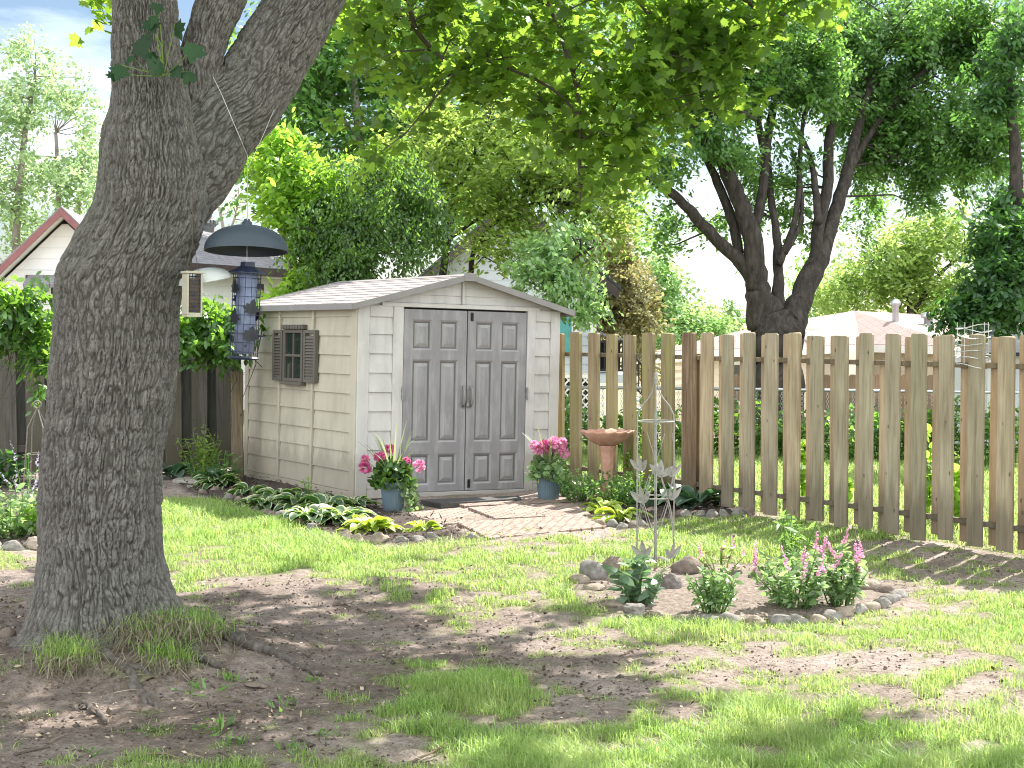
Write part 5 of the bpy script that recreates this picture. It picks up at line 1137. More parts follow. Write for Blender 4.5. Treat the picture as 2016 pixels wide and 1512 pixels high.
# sprout leaves on the bark
sp = [(300, 30), (285, 65), (270, 78), (297, 100), (315, 118), (292, 38), (375, 140), (340, 132), (258, 108), (310, 5), (385, 85), (345, 45), (240, 128), (225, 140)]
l = LB(); b = MB(); p0 = P(322, 150, 7.36)
for (x, y) in sp:
    p = P(x, y, 7.33 + R.uniform(-.03, .04)); l.add(leaves(p[None], np.array([[R.normal(0, .5), -.3, -1 + R.normal(0, .4)]]), np.array([[R.normal(0, .8), -1, R.normal(.4, .6)]]), R.uniform(.06, .11), MAPLE)); b.tube([p0, (p0 + p) / 2 + R.normal(size=3) * .01, p], [.003, .0025, .0015], 5)
l.build('sprout_leaves', M['l_sprout'], maple, tb); b.build('sprout_stalk', M['l_olive'], maple, tb)
# ------------------------------------------------------------------ other trees
def tree(name, lab, base, stems, clumps, leafm, barkm, size, shape, k=22, L=.6, droop=.35, gap=.42, gs=1.2, tw_every=3, grp='trees beyond the yard', tr=.008, cat='tree', seed=0, flat=.5, sf=.72, kf=1.35):
    """base (px, Y); stems: list of (Y, dY, [(px, py, r_px)...])"""
    p = P(base[0], 700, base[1]); p = np.array([p[0], base[1], float(gz(p[0], base[1]))]); t = thing(name, lab, cat, p, group=grp)
    mb = MB(); sk = []; clumps = [(x, y, Y, rx * 1.05, ry * 1.05, dz * .75, int(n * 1.15)) for (x, y, Y, rx, ry, dz, n) in clumps]; size *= sf; k = int(k * kf); L *= .85; gap += .07; gs *= 1.7
    for (Y, dY, pts) in stems: sk.append(px_limb(mb, pts, Y, 12 if pts[0][2] > 12 else 7, 5, dY))
    cen = clump_pts(clumps, gap, gs, seed)
    if sk: twigs(mb, sk, cen, tw_every, tr); mb.build('trunk', barkm, t, p, True)
    LB().add(sprays(cen, k, L, size, shape, droop, flat)).build('crown', leafm, t, p); return t
# silver maple with many stems beyond the picket fence
Yb = 24.0
st = [(Yb, 0, [(1537, 860, 56), (1532, 780, 51), (1529, 700, 50), (1528, 665, 52), (1526, 640, 46), (1524, 615, 32), (1522, 590, 12)]),
      (Yb, -.5, [(1500, 640, 54), (1494, 580, 44), (1490, 540, 38), (1478, 460, 32), (1458, 400, 29), (1430, 330, 25), (1405, 250, 21), (1392, 160, 16), (1385, 60, 11), (1375, -60, 6)]),
      (Yb, -.8, [(1490, 560, 30), (1462, 520, 25), (1430, 490, 22), (1385, 445, 20), (1345, 400, 17), (1300, 365, 15), (1262, 335, 11), (1225, 300, 7), (1190, 270, 4)]),
      (Yb, .2, [(1480, 470, 20), (1500, 380, 17), (1508, 300, 15), (1520, 220, 14), (1548, 165, 9), (1575, 120, 6)]),
      (Yb, -.4, [(1455, 500, 18), (1440, 430, 17), (1412, 360, 15), (1385, 300, 12), (1362, 230, 9), (1345, 150, 6)]),
      (Yb, .3, [(1505, 300, 14), (1490, 220, 12), (1487, 130, 9), (1480, 40, 6)]),
      (Yb, .4, [(1530, 620, 26), (1532, 540, 18), (1528, 450, 14), (1516, 380, 12), (1512, 300, 9)]),
      (Yb, .5, [(1533, 520, 13), (1560, 450, 11), (1572, 380, 10), (1575, 300, 8), (1585, 200, 6), (1590, 90, 4)]),
      (Yb, .4, [(1545, 500, 9), (1575, 440, 8), (1577, 360, 6), (1560, 300, 5)]),
      (Yb, 1.7, [(1550, 660, 54), (1572, 600, 42), (1606, 525, 36), (1632, 455, 25), (1650, 400, 22), (1670, 330, 20), (1690, 250, 16), (1720, 150, 11), (1760, 40, 7)]),
      (Yb + .4, 1.2, [(1606, 520, 24), (1612, 440, 21), (1628, 370, 19), (1632, 280, 17), (1645, 190, 15), (1655, 110, 13), (1668, 30, 9), (1680, -60, 5)]),
      (Yb, .8, [(1612, 440, 14), (1605, 370, 12), (1592, 300, 9), (1560, 240, 6)]),
      (Yb + 1, 1.0, [(1668, 340, 14), (1730, 240, 12), (1820, 140, 10), (1920, 60, 6)])]
st = st[:1] + [(Y, dY, [(x, y, r * .58) for x, y, r in pts]) for (Y, dY, pts) in st[1:]]
cl = [(1490, 90, 24.4, 90, 80, 1.2, 60), (1570, 150, 24.4, 80, 80, 1.2, 56), (1290, 150, 23.8, 70, 90, 1, 44), (1400, 90, 24, 90, 90, 1.2, 50), (1680, 210, 26.2, 60, 90, 1, 44), (1450, 230, 24.4, 60, 60, 1, 26), (1330, 30, 24, 110, 60, 1.8, 60), (1440, 40, 24, 110, 90, 1.8, 95), (1550, 50, 24.5, 110, 90, 1.8, 105), (1650, 60, 26.4, 110, 90, 1.8, 110), (1760, 80, 26, 120, 120, 1.6, 160), (1880, 90, 25.8, 120, 120, 1.5, 170), (1985, 100, 25.6, 90, 130, 1.5, 130), (1760, 210, 25.8, 90, 90, 1.2, 105), (1860, 230, 25.6, 90, 80, 1.2, 105), (1960, 230, 25.6, 80, 70, 1.2, 70), (1400, 170, 24, 80, 70, 1.3, 44), (1500, 160, 24, 70, 60, 1.2, 38), (1600, 170, 24.3, 70, 70, 1.2, 44),
      (1340, 240, 23.6, 60, 70, 1, 30), (1300, 330, 23.5, 60, 70, 1, 22), (1420, 280, 23.5, 60, 60, .8, 22), (1560, 260, 24.6, 60, 60, 1, 26), (1710, 320, 25.8, 50, 50, .8, 30), (1815, 350, 25.6, 32, 60, .5, 34), (1790, 270, 25.6, 60, 60, .8, 50), (1330, 440, 24, 60, 60, .8, 14), (1275, 470, 24, 30, 60, .5, 8), (1700, 420, 26.8, 60, 80, 1, 14), (1480, 330, 24.6, 60, 60, 1, 18), (1540, 370, 25, 60, 60, 1, 16), (1900, 320, 25.8, 70, 50, .8, 30), (1960, 330, 25.8, 60, 60, .8, 26), (1440, 440, 25, 60, 60, 1, 12), (1570, 450, 25, 50, 50, 1, 8)]
tree('silver_maple', 'dark many stemmed tree beyond the new picket fence', (1530, Yb), st, cl, M['l_blue'], M['bark2'], .135, DIAM, 48, .72, .45, .44, .75, 5, seed=3, tr=.012)
bpy.data.objects['silver_maple']
tree('broadleaf_tree', 'dark leaved tree with low boughs at the right photo edge', (2040, 21.2), [(21.2, 0, [(2040, 880, 22), (2035, 700, 20), (2020, 520, 18), (2004, 380, 14), (1998, 300, 11), (1990, 200, 9), (1980, 110, 5)])],
     [(1985, 150, 21, 60, 60, .6, 34), (1990, 60, 21.2, 60, 60, .6, 30), (1945, 210, 21, 40, 40, .5, 16)] +
     [(1960, 430, 20.8, 70, 50, .6, 46), (1990, 500, 20.6, 60, 70, .6, 62), (1930, 560, 20.4, 50, 50, .5, 38), (1985, 600, 20.4, 60, 50, .6, 56), (1895, 610, 20.2, 40, 25, .4, 18), (1960, 540, 20.4, 60, 60, .6, 45), (2010, 400, 21.2, 40, 60, .6, 25), (2080, 520, 21.2, 70, 110, .7, 60), (1870, 640, 20.2, 30, 12, .3, 7)], M['l_dark'], M['bark2'], .16, OVAL, 22, .55, .45, .42, 1.0, 4, seed=5)
# box elder, creeper mass and slender tree right behind the shed
tree('bright_tree', 'lime green bushy tree rising behind the left end of the shed roof', (560, 20), [(20, 0, [(590, 800, 9), (588, 640, 9), (575, 520, 7), (550, 430, 5), (530, 330, 3)]), (20, 0, [(580, 560, 6), (640, 450, 5), (660, 360, 3)])],
     [(540, 330, 19.6, 55, 60, .8, 38), (590, 370, 19.5, 70, 60, .8, 50), (575, 420, 19.3, 50, 60, .8, 36), (640, 380, 19.6, 60, 60, .8, 40), (620, 480, 19.3, 60, 60, .7, 40), (610, 560, 19, 50, 30, .6, 26), (560, 585, 18.9, 40, 18, .5, 12), (560, 285, 19.6, 40, 40, .6, 18)], M['l_lime'], M['bark2'], .16, OVAL, 20, .5, .3, .34, 1.2, 4, seed=7)
tree('creeper_mass', 'dark creeper hanging thickly over a tree behind the shed roof', (700, 19.2), [(19.2, 0, [(720, 820, 10), (715, 640, 10), (705, 520, 9), (690, 420, 6), (720, 350, 3)])],
     [(690, 390, 18.9, 70, 50, .5, 60), (640, 470, 18.8, 70, 60, .5, 55), (735, 470, 18.7, 70, 80, .5, 84), (690, 540, 18.7, 90, 50, .5, 75), (800, 385, 18.9, 50, 80, .5, 60), (780, 500, 18.8, 60, 50, .5, 44), (640, 540, 18.7, 50, 40, .4, 30), (840, 450, 19, 50, 60, .5, 30), (740, 340, 18.9, 40, 30, .4, 16), (600, 500, 18.8, 30, 70, .4, 20)], M['l_vine'], M['bark2'], .085, OVAL, 34, .6, .8, .42, 1.2, 6, seed=9, cat='creeper')
tree('slender_tree', 'slender leaning tree with airy yellow green leaves over the shed ridge', (868, 20.5), [(20.5, 0, [(855, 800, 9), (862, 600, 9), (872, 540, 8), (885, 450, 7.5), (895, 400, 6.5), (915, 350, 5), (935, 300, 3)]), (20.5, 0, [(892, 420, 5), (905, 360, 4), (898, 300, 3)]), (20.5, -.6, [(885, 470, 4), (960, 420, 3), (1050, 380, 2)]), (20.5, -.5, [(918, 800, 6), (925, 560, 6), (940, 480, 4), (1000, 420, 3), (1070, 395, 2)])],
     [(880, 300, 20.3, 80, 70, 1, 44), (960, 280, 20.3, 90, 70, 1, 50), (1060, 330, 20, 90, 70, 1, 60), (1010, 200, 20.5, 90, 60, 1, 36), (1120, 260, 20.3, 80, 70, 1, 36), (1200, 330, 20, 60, 60, .8, 26), (780, 300, 20.4, 60, 60, .8, 22), (960, 380, 20, 90, 60, 1, 44), (1050, 430, 19.8, 90, 60, .9, 46), (1150, 400, 19.8, 80, 60, .9, 40), (870, 230, 20.5, 80, 60, 1, 34), (850, 380, 20.5, 60, 60, .8, 24), (1140, 480, 19.5, 70, 50, .7, 28), (960, 480, 20, 80, 40, .8, 22), (1210, 440, 19.6, 40, 50, .6, 14)], M['l_olive'], M['bark2'], .125, DIAM, 26, .6, .35, .40, 1.3, 3, seed=11)
tree('drooping_tree', 'pale leaved branch drooping past the right end of the shed roof', (1080, 19), [(19, 0, [(1080, 900, 5), (1085, 700, 4), (1092, 600, 3.4), (1120, 520, 2.6), (1180, 480, 1.6)]), (19, 0, [(1090, 610, 2.4), (1120, 580, 2), (1160, 590, 1.2)])],
     [(1090, 520, 18.8, 70, 40, .5, 26), (1130, 545, 18.8, 40, 40, .5, 16), (1100, 580, 18.6, 60, 25, .4, 15), (1140, 620, 18.6, 40, 18, .4, 10), (1030, 540, 18.9, 50, 40, .5, 14), (1060, 500, 18.9, 60, 40, .5, 20), (1120, 470, 19, 50, 30, .5, 14), (1160, 590, 18.7, 40, 30, .4, 10)], M['l_mint'], M['bark2'], .12, DIAM, 22, .5, .5, .38, 1.4, 2, seed=13)
tree('tall_tree', 'tall background tree with pale upright trunks behind the creeper', (715, 34), [(34, 0, [(705, 900, 16), (708, 500, 12), (708, 300, 10), (700, 200, 8), (695, 120, 6), (690, 20, 4)]), (34, .5, [(725, 420, 9), (752, 300, 8), (765, 210, 7), (790, 160, 4), (830, 100, 3)]), (34, .2, [(708, 290, 5), (680, 240, 4), (650, 180, 3)])],
     [(560, 120, 34, 90, 90, 2, 60), (520, 240, 34, 70, 70, 2, 44), (640, 180, 34, 80, 90, 2, 56), (640, 60, 34, 90, 80, 2, 50), (760, 120, 34.5, 90, 90, 2, 46), (780, 250, 34.5, 80, 70, 2, 40), (680, 290, 34.5, 80, 60, 2, 36), (880, 120, 35, 90, 90, 2, 46), (480, 330, 34, 40, 60, 1.5, 20), (990, 130, 36, 100, 100, 2, 44), (1100, 180, 36, 100, 100, 2, 44), (960, 260, 36, 100, 80, 2, 36), (1200, 130, 37, 90, 100, 2, 36), (1180, 270, 36, 70, 80, 2, 26), (760, 0, 35, 150, 60, 2, 40), (1000, 0, 36, 150, 60, 2, 36), (1240, 20, 37, 120, 70, 2, 30), (820, 200, 34.5, 80, 80, 2, 40), (900, 330, 35, 80, 80, 2, 30), (1080, 60, 36, 100, 80, 2, 40), (1240, 200, 37, 60, 80, 2, 40), (1130, 330, 37, 120, 90, 2, 60), (960, 400, 37, 120, 70, 2, 50), (1230, 380, 38, 60, 90, 2, 40), (740, 380, 34.5, 90, 80, 2, 40), (840, 60, 35, 120, 80, 2, 40), (600, 330, 34, 60, 60, 2, 24)], M['l_far'], M['bark3'], .26, DIAM, 30, 1.2, .35, .40, .6, 4, seed=15, tr=.014)
tree('pale_tree', 'pale airy tree over the white gabled house at the photo edge', (60, 44), [(44, 0, [(20, 720, 9), (30, 500, 8), (45, 300, 6), (70, 150, 3)]), (44, 0, [(110, 640, 7), (115, 420, 6), (110, 260, 3)]), (44, 0, [(150, 500, 5), (160, 330, 3)])],
     [(50, 120, 44, 50, 60, 2, 26), (40, 230, 44, 70, 70, 2, 46), (120, 200, 44, 60, 70, 2, 38), (60, 330, 44, 80, 70, 2, 50), (150, 300, 44, 50, 70, 2, 34), (40, 430, 44, 60, 60, 2, 34), (140, 390, 44, 60, 40, 2, 26), (-40, 300, 44, 60, 160, 2, 60), (20, 510, 44, 40, 40, 1.5, 16), (200, 380, 44, 60, 80, 2, 26)], M['l_pale'], M['bark3'], .24, DIAM, 24, 1.1, .4, .42, .6, 4, seed=17, tr=.012)
tree('bare_tree', 'thin pale tree above the grey roof behind the feeder dome', (440, 52), [(52, 0, [(445, 700, 5), (442, 480, 4), (430, 400, 3), (425, 350, 2)]), (52, 0, [(443, 480, 3), (465, 420, 2), (470, 370, 1.5)])],
     [(430, 400, 52, 50, 40, 2, 20), (470, 410, 52, 30, 30, 2, 8)], M['l_pale'], M['bark3'], .22, DIAM, 14, 1.3, .3, .45, .5, 1, seed=18, tr=.02)
tree('bronze_tree', 'bronze yellow bush tree at the corner of the grey house', (1235, 33), [(33, 0, [(1240, 850, 9), (1238, 640, 8), (1232, 560, 5)])],
     [(1215, 490, 32.6, 50, 50, 1.2, 40), (1240, 560, 32.4, 55, 60, 1.2, 50), (1225, 640, 32.2, 60, 50, 1, 46), (1260, 620, 32.4, 35, 60, 1, 28), (1195, 600, 32.5, 40, 70, 1, 30), (1260, 700, 32.4, 40, 50, 1, 24), (1195, 450, 33, 30, 30, 1, 10)], M['l_red'], M['bark2'], .16, OVAL, 30, .7, .4, .3, .8, 4, seed=19)
tree('round_tree', 'fresh green round tree between the bronze tree and beige roof', (1310, 46), [(46, 0, [(1315, 800, 9), (1312, 640, 8), (1305, 560, 5)])],
     [(1290, 540, 46, 40, 50, 1.5, 30), (1310, 590, 46, 60, 50, 1.5, 44), (1340, 640, 46, 60, 40, 1.5, 40), (1390, 650, 46, 50, 30, 1.5, 24), (1280, 480, 47, 30, 40, 1.5, 12), (1300, 680, 45, 60, 40, 1.5, 30)], M['l_mint'], M['bark2'], .24, DIAM, 28, 1.1, .3, .32, .6, 5, seed=21, tr=.015)
tree('yellow_bush', 'low yellowish tree above the beige roof corner', (1390, 60), [(60, 0, [(1390, 760, 7), (1388, 650, 5)])], [(1370, 630, 60, 60, 25, 2, 26), (1420, 650, 60, 40, 20, 2, 14)], M['l_yel'], M['bark2'], .3, DIAM, 24, 1.4, .3, .35, .5, 4, seed=22, tr=.02)
tree('spruce', 'small distant blue green spruce left of the dark stems', (1440, 75), [(75, 0, [(1441, 760, 4), (1441, 640, 3), (1441, 590, 1)])], [(1440, 605, 75, 12, 16, .8, 12), (1440, 630, 75, 24, 14, 1.2, 18), (1450, 655, 75, 34, 18, 1.2, 24)], M['l_blue'], M['bark2'], .4, LANCE, 24, 1.2, .3, .25, .4, 6, seed=23, tr=.02)
tree('honey_locust', 'pale yellow feathery tree behind the beige house roof', (1790, 62), [(62, 0, [(1800, 800, 10), (1795, 640, 8), (1780, 560, 6), (1730, 500, 3)]), (62, 0, [(1795, 620, 6), (1850, 540, 4), (1900, 500, 2)])],
     [(1800, 470, 62, 90, 40, 2.5, 50), (1730, 520, 62, 90, 40, 2.5, 56), (1850, 520, 62, 90, 50, 2.5, 60), (1680, 570, 62, 70, 40, 2.5, 44), (1780, 570, 62, 90, 50, 2.5, 60), (1880, 580, 62, 70, 50, 2.5, 44), (1910, 480, 62, 50, 40, 2.5, 24), (1640, 600, 62, 40, 30, 2, 18), (1840, 430, 62, 60, 30, 2, 20), (1940, 560, 62, 60, 60, 2, 36)], M['l_yel'], M['bark2'], .34, DIAM, 26, 1.5, .35, .36, .45, 5, seed=25, tr=.02)
tree('far_tree', 'distant dull green tree behind the pale yellow tree', (1650, 80), [(80, 0, [(1650, 760, 6), (1650, 600, 4)])], [(1640, 560, 80, 60, 40, 3, 30), (1620, 620, 80, 60, 30, 3, 26)], M['l_mint'], M['bark2'], .42, DIAM, 26, 2, .3, .36, .4, 5, seed=27, tr=.02)
# creeper over the dark fence
def vine(name, lab, cl, m, seed, size=.10):
    p = P(cl[0][0], 700, cl[0][2]); p[2] = 1.5; t = thing(name, lab, 'creeper', p, group='creepers over the dark fence'); cen = clump_pts(cl, .22, 2, seed)
    LB().add(sprays(cen, 20, .35, size, OVAL, .55, .6)).build('foliage', m, t, p); b = MB()
    for c in cen[::9]: b.tube([c, c + np.array([R.normal(0, .1), .1, -R.uniform(.2, .5)]), c + np.array([R.normal(0, .15), .12, -R.uniform(.5, .9)])], [.006, .005, .003], 4)
    b.build('stem', M['twig'], t, p)
vine('creeper', 'sunlit creeper heaped on the fence at the photo edge', [(20, 600, 15.3, 80, 40, .3, 40), (70, 625, 15.4, 50, 50, .3, 34), (10, 660, 15.2, 60, 40, .25, 26), (80, 690, 15.3, 30, 40, .2, 14), (-60, 620, 15.2, 80, 60, .3, 40), (85, 760, 15.3, 18, 60, .15, 6)], M['l_ivy'], 41)
vine('creeper', 'creeper draped over the fence behind the two feeders', [(400, 625, 16.6, 60, 30, .3, 34), (430, 660, 16.5, 50, 35, .25, 34), (380, 680, 16.4, 40, 30, .2, 20), (470, 640, 16.7, 40, 40, .25, 20), (350, 650, 16.4, 40, 40, .2, 16), (445, 700, 16.5, 24, 24, .15, 8)], M['l_ivy'], 43)
# ------------------------------------------------------------------ neighbouring houses
def lapwall(mb, x0, x1, y, z0, z1, step=.2, out=-1, proud=.012):
    z = z0
    while z < z1 - 1e-3:
        zt = min(z1, z + step); mb.prism([(x0, y, z), (x0, y + out * proud, z), (x0, y + out * .002, zt - .002), (x0, y, zt - .002)], (x1 - x0, 0, 0)); z = zt
# white gable with maroon verge boards
pk = P(120, 412, 24.0); hb = np.array([pk[0], 24.0, 0.0]); t = thing('gabled_garage', 'white sided gable end with maroon verge boards behind the maple', 'garage', hb, (0, 0, .12))
zp = pk[2]; sl = .98; hw = 1.75; ze = zp - hw * sl
b = MB(); z = 0
while z < zp - .2:
    w0 = min(hw - .3, (zp - .16 - z) / sl); zt = min(z + .17, zp - .2); w1 = min(hw - .3, (zp - .16 - zt) / sl)
    b.prism([(-w0, .34, z), (w0, .34, z), (w1, .352, zt - .002), (-w1, .352, zt - .002)], (0, .03, 0)); z = zt
b.bx(-hw + .3, hw - .3, .39, 6, 0, ze); b.build('wall', M['white_siding'], t)
b = MB()
for sg in (-1, 1): b.prism([(0, .03, zp - .085), (sg * hw, .03, ze - .085), (sg * hw, .03, ze - .105), (0, .03, zp - .105)], (0, .37, 0))
b.build('soffit', M['white_trim'], t)
b = MB()
for sg in (-1, 1): b.prism([(0, -.02, zp + .02), (sg * hw, -.02, ze + .02), (sg * hw, -.02, ze - .10), (0, -.02, zp - .10)], (0, .045, 0))
b.build('verge_board', M['maroon'], t)
b = MB()
for sg in (-1, 1): b.prism([(0, -.015, zp + .05), (sg * (hw + .03), -.015, ze + .02), (sg * (hw + .03), -.015, ze - .02), (0, -.015, zp + .025)], (0, 6.2, 0))
b.build('roof', M['roof_dark'] if False else M['roof_grey'], t)
wx, wz = P(75, 552, 24.3)[0] - hb[0], P(75, 552, 24.3)[2]
b = MB(); b.bx(wx - .14, wx + .3, .30, .338, wz - .75, wz + .08); w = b.build('window', M['brown_trim'], t); b = MB(); b.bx(wx - .08, wx + .24, .288, .299, wz - .7, wz + .02); b.build('pane', M['white_trim'], w)
b = MB(); b.box((wx + .16, .05, wz - .02), (.5, .5, .06), Matrix.Rotation(.3, 3, 'X')); b.build('awning', M['roof_grey'], t)
# grey roofed house with a turbine vent
e0, e1 = P(300, 512, 28), P(640, 533, 34); u = e1 - e0; L = float(np.linalg.norm(u[:2])); aa = math.atan2(u[1], u[0]); zE = float(e0[2])
t = thing('grey_roof_house', 'long grey shingled house roof with turbine vent behind the feeders', 'house', (e0[0], e0[1], 0), (0, 0, aa))
rise, run = 1.05, 3.0
b = MB(); b.prism([(-.3, 0, zE), (L + .5, 0, zE), (L + .5, run, zE + rise), (3.0, run, zE + rise)], (0, 0, -.06)); b.prism([(3.0, run + .8, zE + .5), (-.3, 0, zE), (3.0, run, zE + rise)], (0, 0, -.06)); b.prism([(L + .5, run + .8, zE + .5), (3.0, run + .8, zE + .5), (3.0, run, zE + rise), (L + .5, run, zE + rise)], (0, 0, -.06)); b.build('roof', M['roof_grey'], t)
b = MB(); b.bx(-.3, L + .5, -.03, -.003, zE - .17, zE - .005); b.build('fascia', M['brown_trim'], t)
b = MB(); b.bx(-.3, L + .5, .012, .4, zE - .19, zE - .165); lapwall(b, -.1, L + .3, .45, 0, zE - .17, .19); b.bx(-.1, L + .3, .452, .55, 0, zE - .17); b.bx(L + .2, L + .3, .55, run + .6, 0, zE - .1); b.build('wall', M['white_siding'], t)
b = MB(); b.bx(.2, 2.1, .38, .43, 0, 2.2); d = b.build('carport_door', M['brown_door'], t)
b = MB()
for i in range(9):
    a0, a1 = PI * i / 9, PI * (i + 1) / 9; cxx, r0, r1 = 1.15, 1.0, 1.2
    b.prism([(cxx + r0 * math.cos(a0), .34, 1.9 + .5 * r0 * math.sin(a0)), (cxx + r1 * math.cos(a0), .34, 1.9 + .5 * r1 * math.sin(a0)), (cxx + r1 * math.cos(a1), .34, 1.9 + .5 * r1 * math.sin(a1)), (cxx + r0 * math.cos(a1), .34, 1.9 + .5 * r0 * math.sin(a1))], (0, .035, 0))
b.build('arch_trim', M['white_trim'], t)
b = MB(); b.bx(3.55, 4.5, .37, .43, 1.75, 2.55); w = b.build('window', M['brown_trim'], t); b = MB(); b.bx(3.65, 4.4, .355, .368, 1.85, 2.45); b.build('pane', M['glass'], w)
vp = P(411, 450, 34.6); v = thing('turbine_vent', 'dull ribbed turbine vent on the grey roof', 'roof vent', (vp[0], vp[1], vp[2] - .12))
MB().lathe([(.12, -.25), (.12, .14), (.16, .16), (.16, .165), (.001, .165)], 18, cap=False).build('stack', M['vent'], v, smooth=True)
b = MB(); n = 18
for i in range(n):
    a = 2 * PI * i / n; d = np.array([math.cos(a), math.sin(a), 0]); s = np.array([-d[1], d[0], 0]); pts = [d * .15 + [0, 0, .17], d * .225 + [0, 0, .23], d * .225 + [0, 0, .29], d * .10 + [0, 0, .36]]
    b.add([p + s * w for p in pts for w in (-.026, .026)], [(2 * k, 2 * k + 1, 2 * k + 3, 2 * k + 2) for k in range(3)])
b.lathe([(.001, .155), (.13, .165), (.15, .35), (.11, .362), (.001, .37)], 18, cap=False); b.build('turbine', M['vent'], v)
# pale blue house with deck
hY = 27.0; xl, xr, xp = P(850, 600, hY)[0], P(1172, 600, hY)[0], P(1010, 600, hY)[0]; zE = P(1215, 570, hY)[2]; xe = P(1215, 570, hY)[0]; zP = P(1010, 395, hY)[2]; zb = P(1100, 735, hY)[2]
t = thing('blue_house', 'pale blue grey sided house half hidden behind trees', 'house', (xp, hY, 0)); sl = (zP - zE) / (xe - xp); b = MB(); z = zb
while z < zP - .25:
    zt = min(z + .16, zP - .2); h0 = (zP - .14 - z) / sl; h1 = (zP - .14 - zt) / sl
    b.prism([(max(xl - xp, -h0), -.012, z), (min(xr - xp, h0), -.012, z), (min(xr - xp, h1), 0, zt - .002), (max(xl - xp, -h1), 0, zt - .002)], (0, .04, 0)); z = zt
b.bx(xr - xp - .08, xr - xp - .01, .03, 7, zb, zE); b.build('wall', M['blue_siding'], t)
b = MB(); b.bx(xr - xp - .1, xr - xp + .02, -.03, -.014, zb, zE + .1); b.bx(-.0 + P(1130, 600, hY)[0] - xp, P(1140, 600, hY)[0] - xp, -.03, -.014, P(1130, 740, hY)[2] + .05, P(1130, 560, hY)[2]); b.build('corner_trim', M['white_trim'], t)
b = MB()
for sg in (-1, 1): b.prism([(0, -.42, zP), (sg * (xe - xp), -.42, zE), (sg * (xe - xp), -.42, zE - .17), (0, -.42, zP - .17)], (0, .04, 0))
b.build('verge_board', M['brown_trim'], t)
b = MB()
for sg in (-1, 1): b.prism([(0, -.38, zP - .12), (sg * (xe - xp), -.38, zE - .12), (sg * (xe - xp), -.38, zE - .14), (0, -.38, zP - .14)], (0, .37, 0))
b.build('soffit', M['white_trim'], t)
b = MB()
for sg in (-1, 1): b.prism([(0, -.4, zP + .06), (sg * (xe - xp + .05), -.4, zE + .02), (sg * (xe - xp + .05), -.4, zE - .03), (0, -.4, zP + .01)], (0, 7.5, 0))
b.build('roof', M['roof_dark'], t)
def hx(x): return P(x, 600, hY)[0] - xp
def hz(y): return P(1100, y, hY)[2]
b = MB(); b.bx(hx(1092), hx(1128), -.05, -.016, hz(700), hz(620)); w = b.build('window', M['white_trim'], t); b = MB(); b.bx(hx(1096), hx(1125), -.062, -.051, hz(696), hz(624)); b.build('pane', M['teal'], w)
b = MB(); b.bx(hx(860), hx(1172), .02, .1, -.6, zb - .01); b.build('under_dark', M['dark'], t)  # near-black sheet stands in for the shade under the house
def lattice(b, x0, x1, z0, z1, y, st=.14, w=.03):
    n = int((x1 - x0 + z1 - z0) / st) + 1
    for sg in (0, 1):
        for i in range(n):
            s = i * st; a = [s, 0]; 
            xa, za = (x0 + s, z0) if s < x1 - x0 else (x1, z0 + s - (x1 - x0)); k = min(xa - x0, z1 - za); xb, zb_ = xa - k, za + k
            if sg: xa, xb = x0 + x1 - xa, x0 + x1 - xb
            if k < .03: continue
            yy = y - .012 * sg; b.prism([(xa - w / 1.5, yy, za), (xa + w / 1.5, yy, za), (xb + w / 1.5, yy, zb_), (xb - w / 1.5, yy, zb_)], (0, .01, 0))
b = MB(); lattice(b, hx(1098), hx(1186), -.45, zb - .06, -.55); b.bx(hx(1096), hx(1188), -.575, -.545, zb - .06, zb); b.build('lattice', M['lattice'], t)
dk = thing('deck', 'small raised deck with black railing and stairs beside the blue house', 'deck', (xp, hY, 0)); b = MB(); b.bx(hx(1172), hx(1232), -.6, 2, hz(752), hz(735)); b.build('platform', M['blue_siding'], dk)
b = MB(); z0, z1 = hz(731), hz(672)
for z in (z0 + .03, z1): b.bx(hx(1174), hx(1230), -.56, -.52, z - .02, z + .02)
x = hx(1178)
while x < hx(1229): b.bx(x - .009, x + .009, -.55, -.53, z0 + .05, z1 - .02); x += .075
for xx in (1174, 1200, 1229): b.bx(hx(xx) - .03, hx(xx) + .03, -.57, -.51, hz(740), z1 + .05)
b.build('railing', M['iron'], dk)
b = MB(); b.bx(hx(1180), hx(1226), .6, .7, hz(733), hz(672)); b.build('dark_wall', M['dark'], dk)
b = MB(); p0, p1 = (hx(1230), -.54, z1 - .1), (hx(1275), -.54, hz(735)); b.tube([p0, p1], .022, 6); b.tube([(p0[0], -.54, p0[2] - .5), (p1[0], -.54, p1[2] - .5)], .016, 6)
for i in range(9): q = i / 8; x = p0[0] + (p1[0] - p0[0]) * q; zt = p0[2] + (p1[2] - p0[2]) * q; b.tube([(x, -.54, zt), (x, -.54, zt - .5)], .009, 5)
b.build('stair_rail', M['iron'], dk)
b = MB()
for i in range(5): b.bx(hx(1230) + i * .08, hx(1230) + i * .08 + .1, -.5, .4, hz(745) - i * .17 - .04, hz(745) - i * .17)
b.build('stair_tread', M['blue_siding'], dk)
b = MB(); b.prism([(hx(1172), -.6, hz(652)), (hx(1232), -.6, hz(668)), (hx(1232), -.6, hz(672)), (hx(1172), -.6, hz(657))], (0, 2, 0)); b.build('awning', M['roof_grey'], dk)
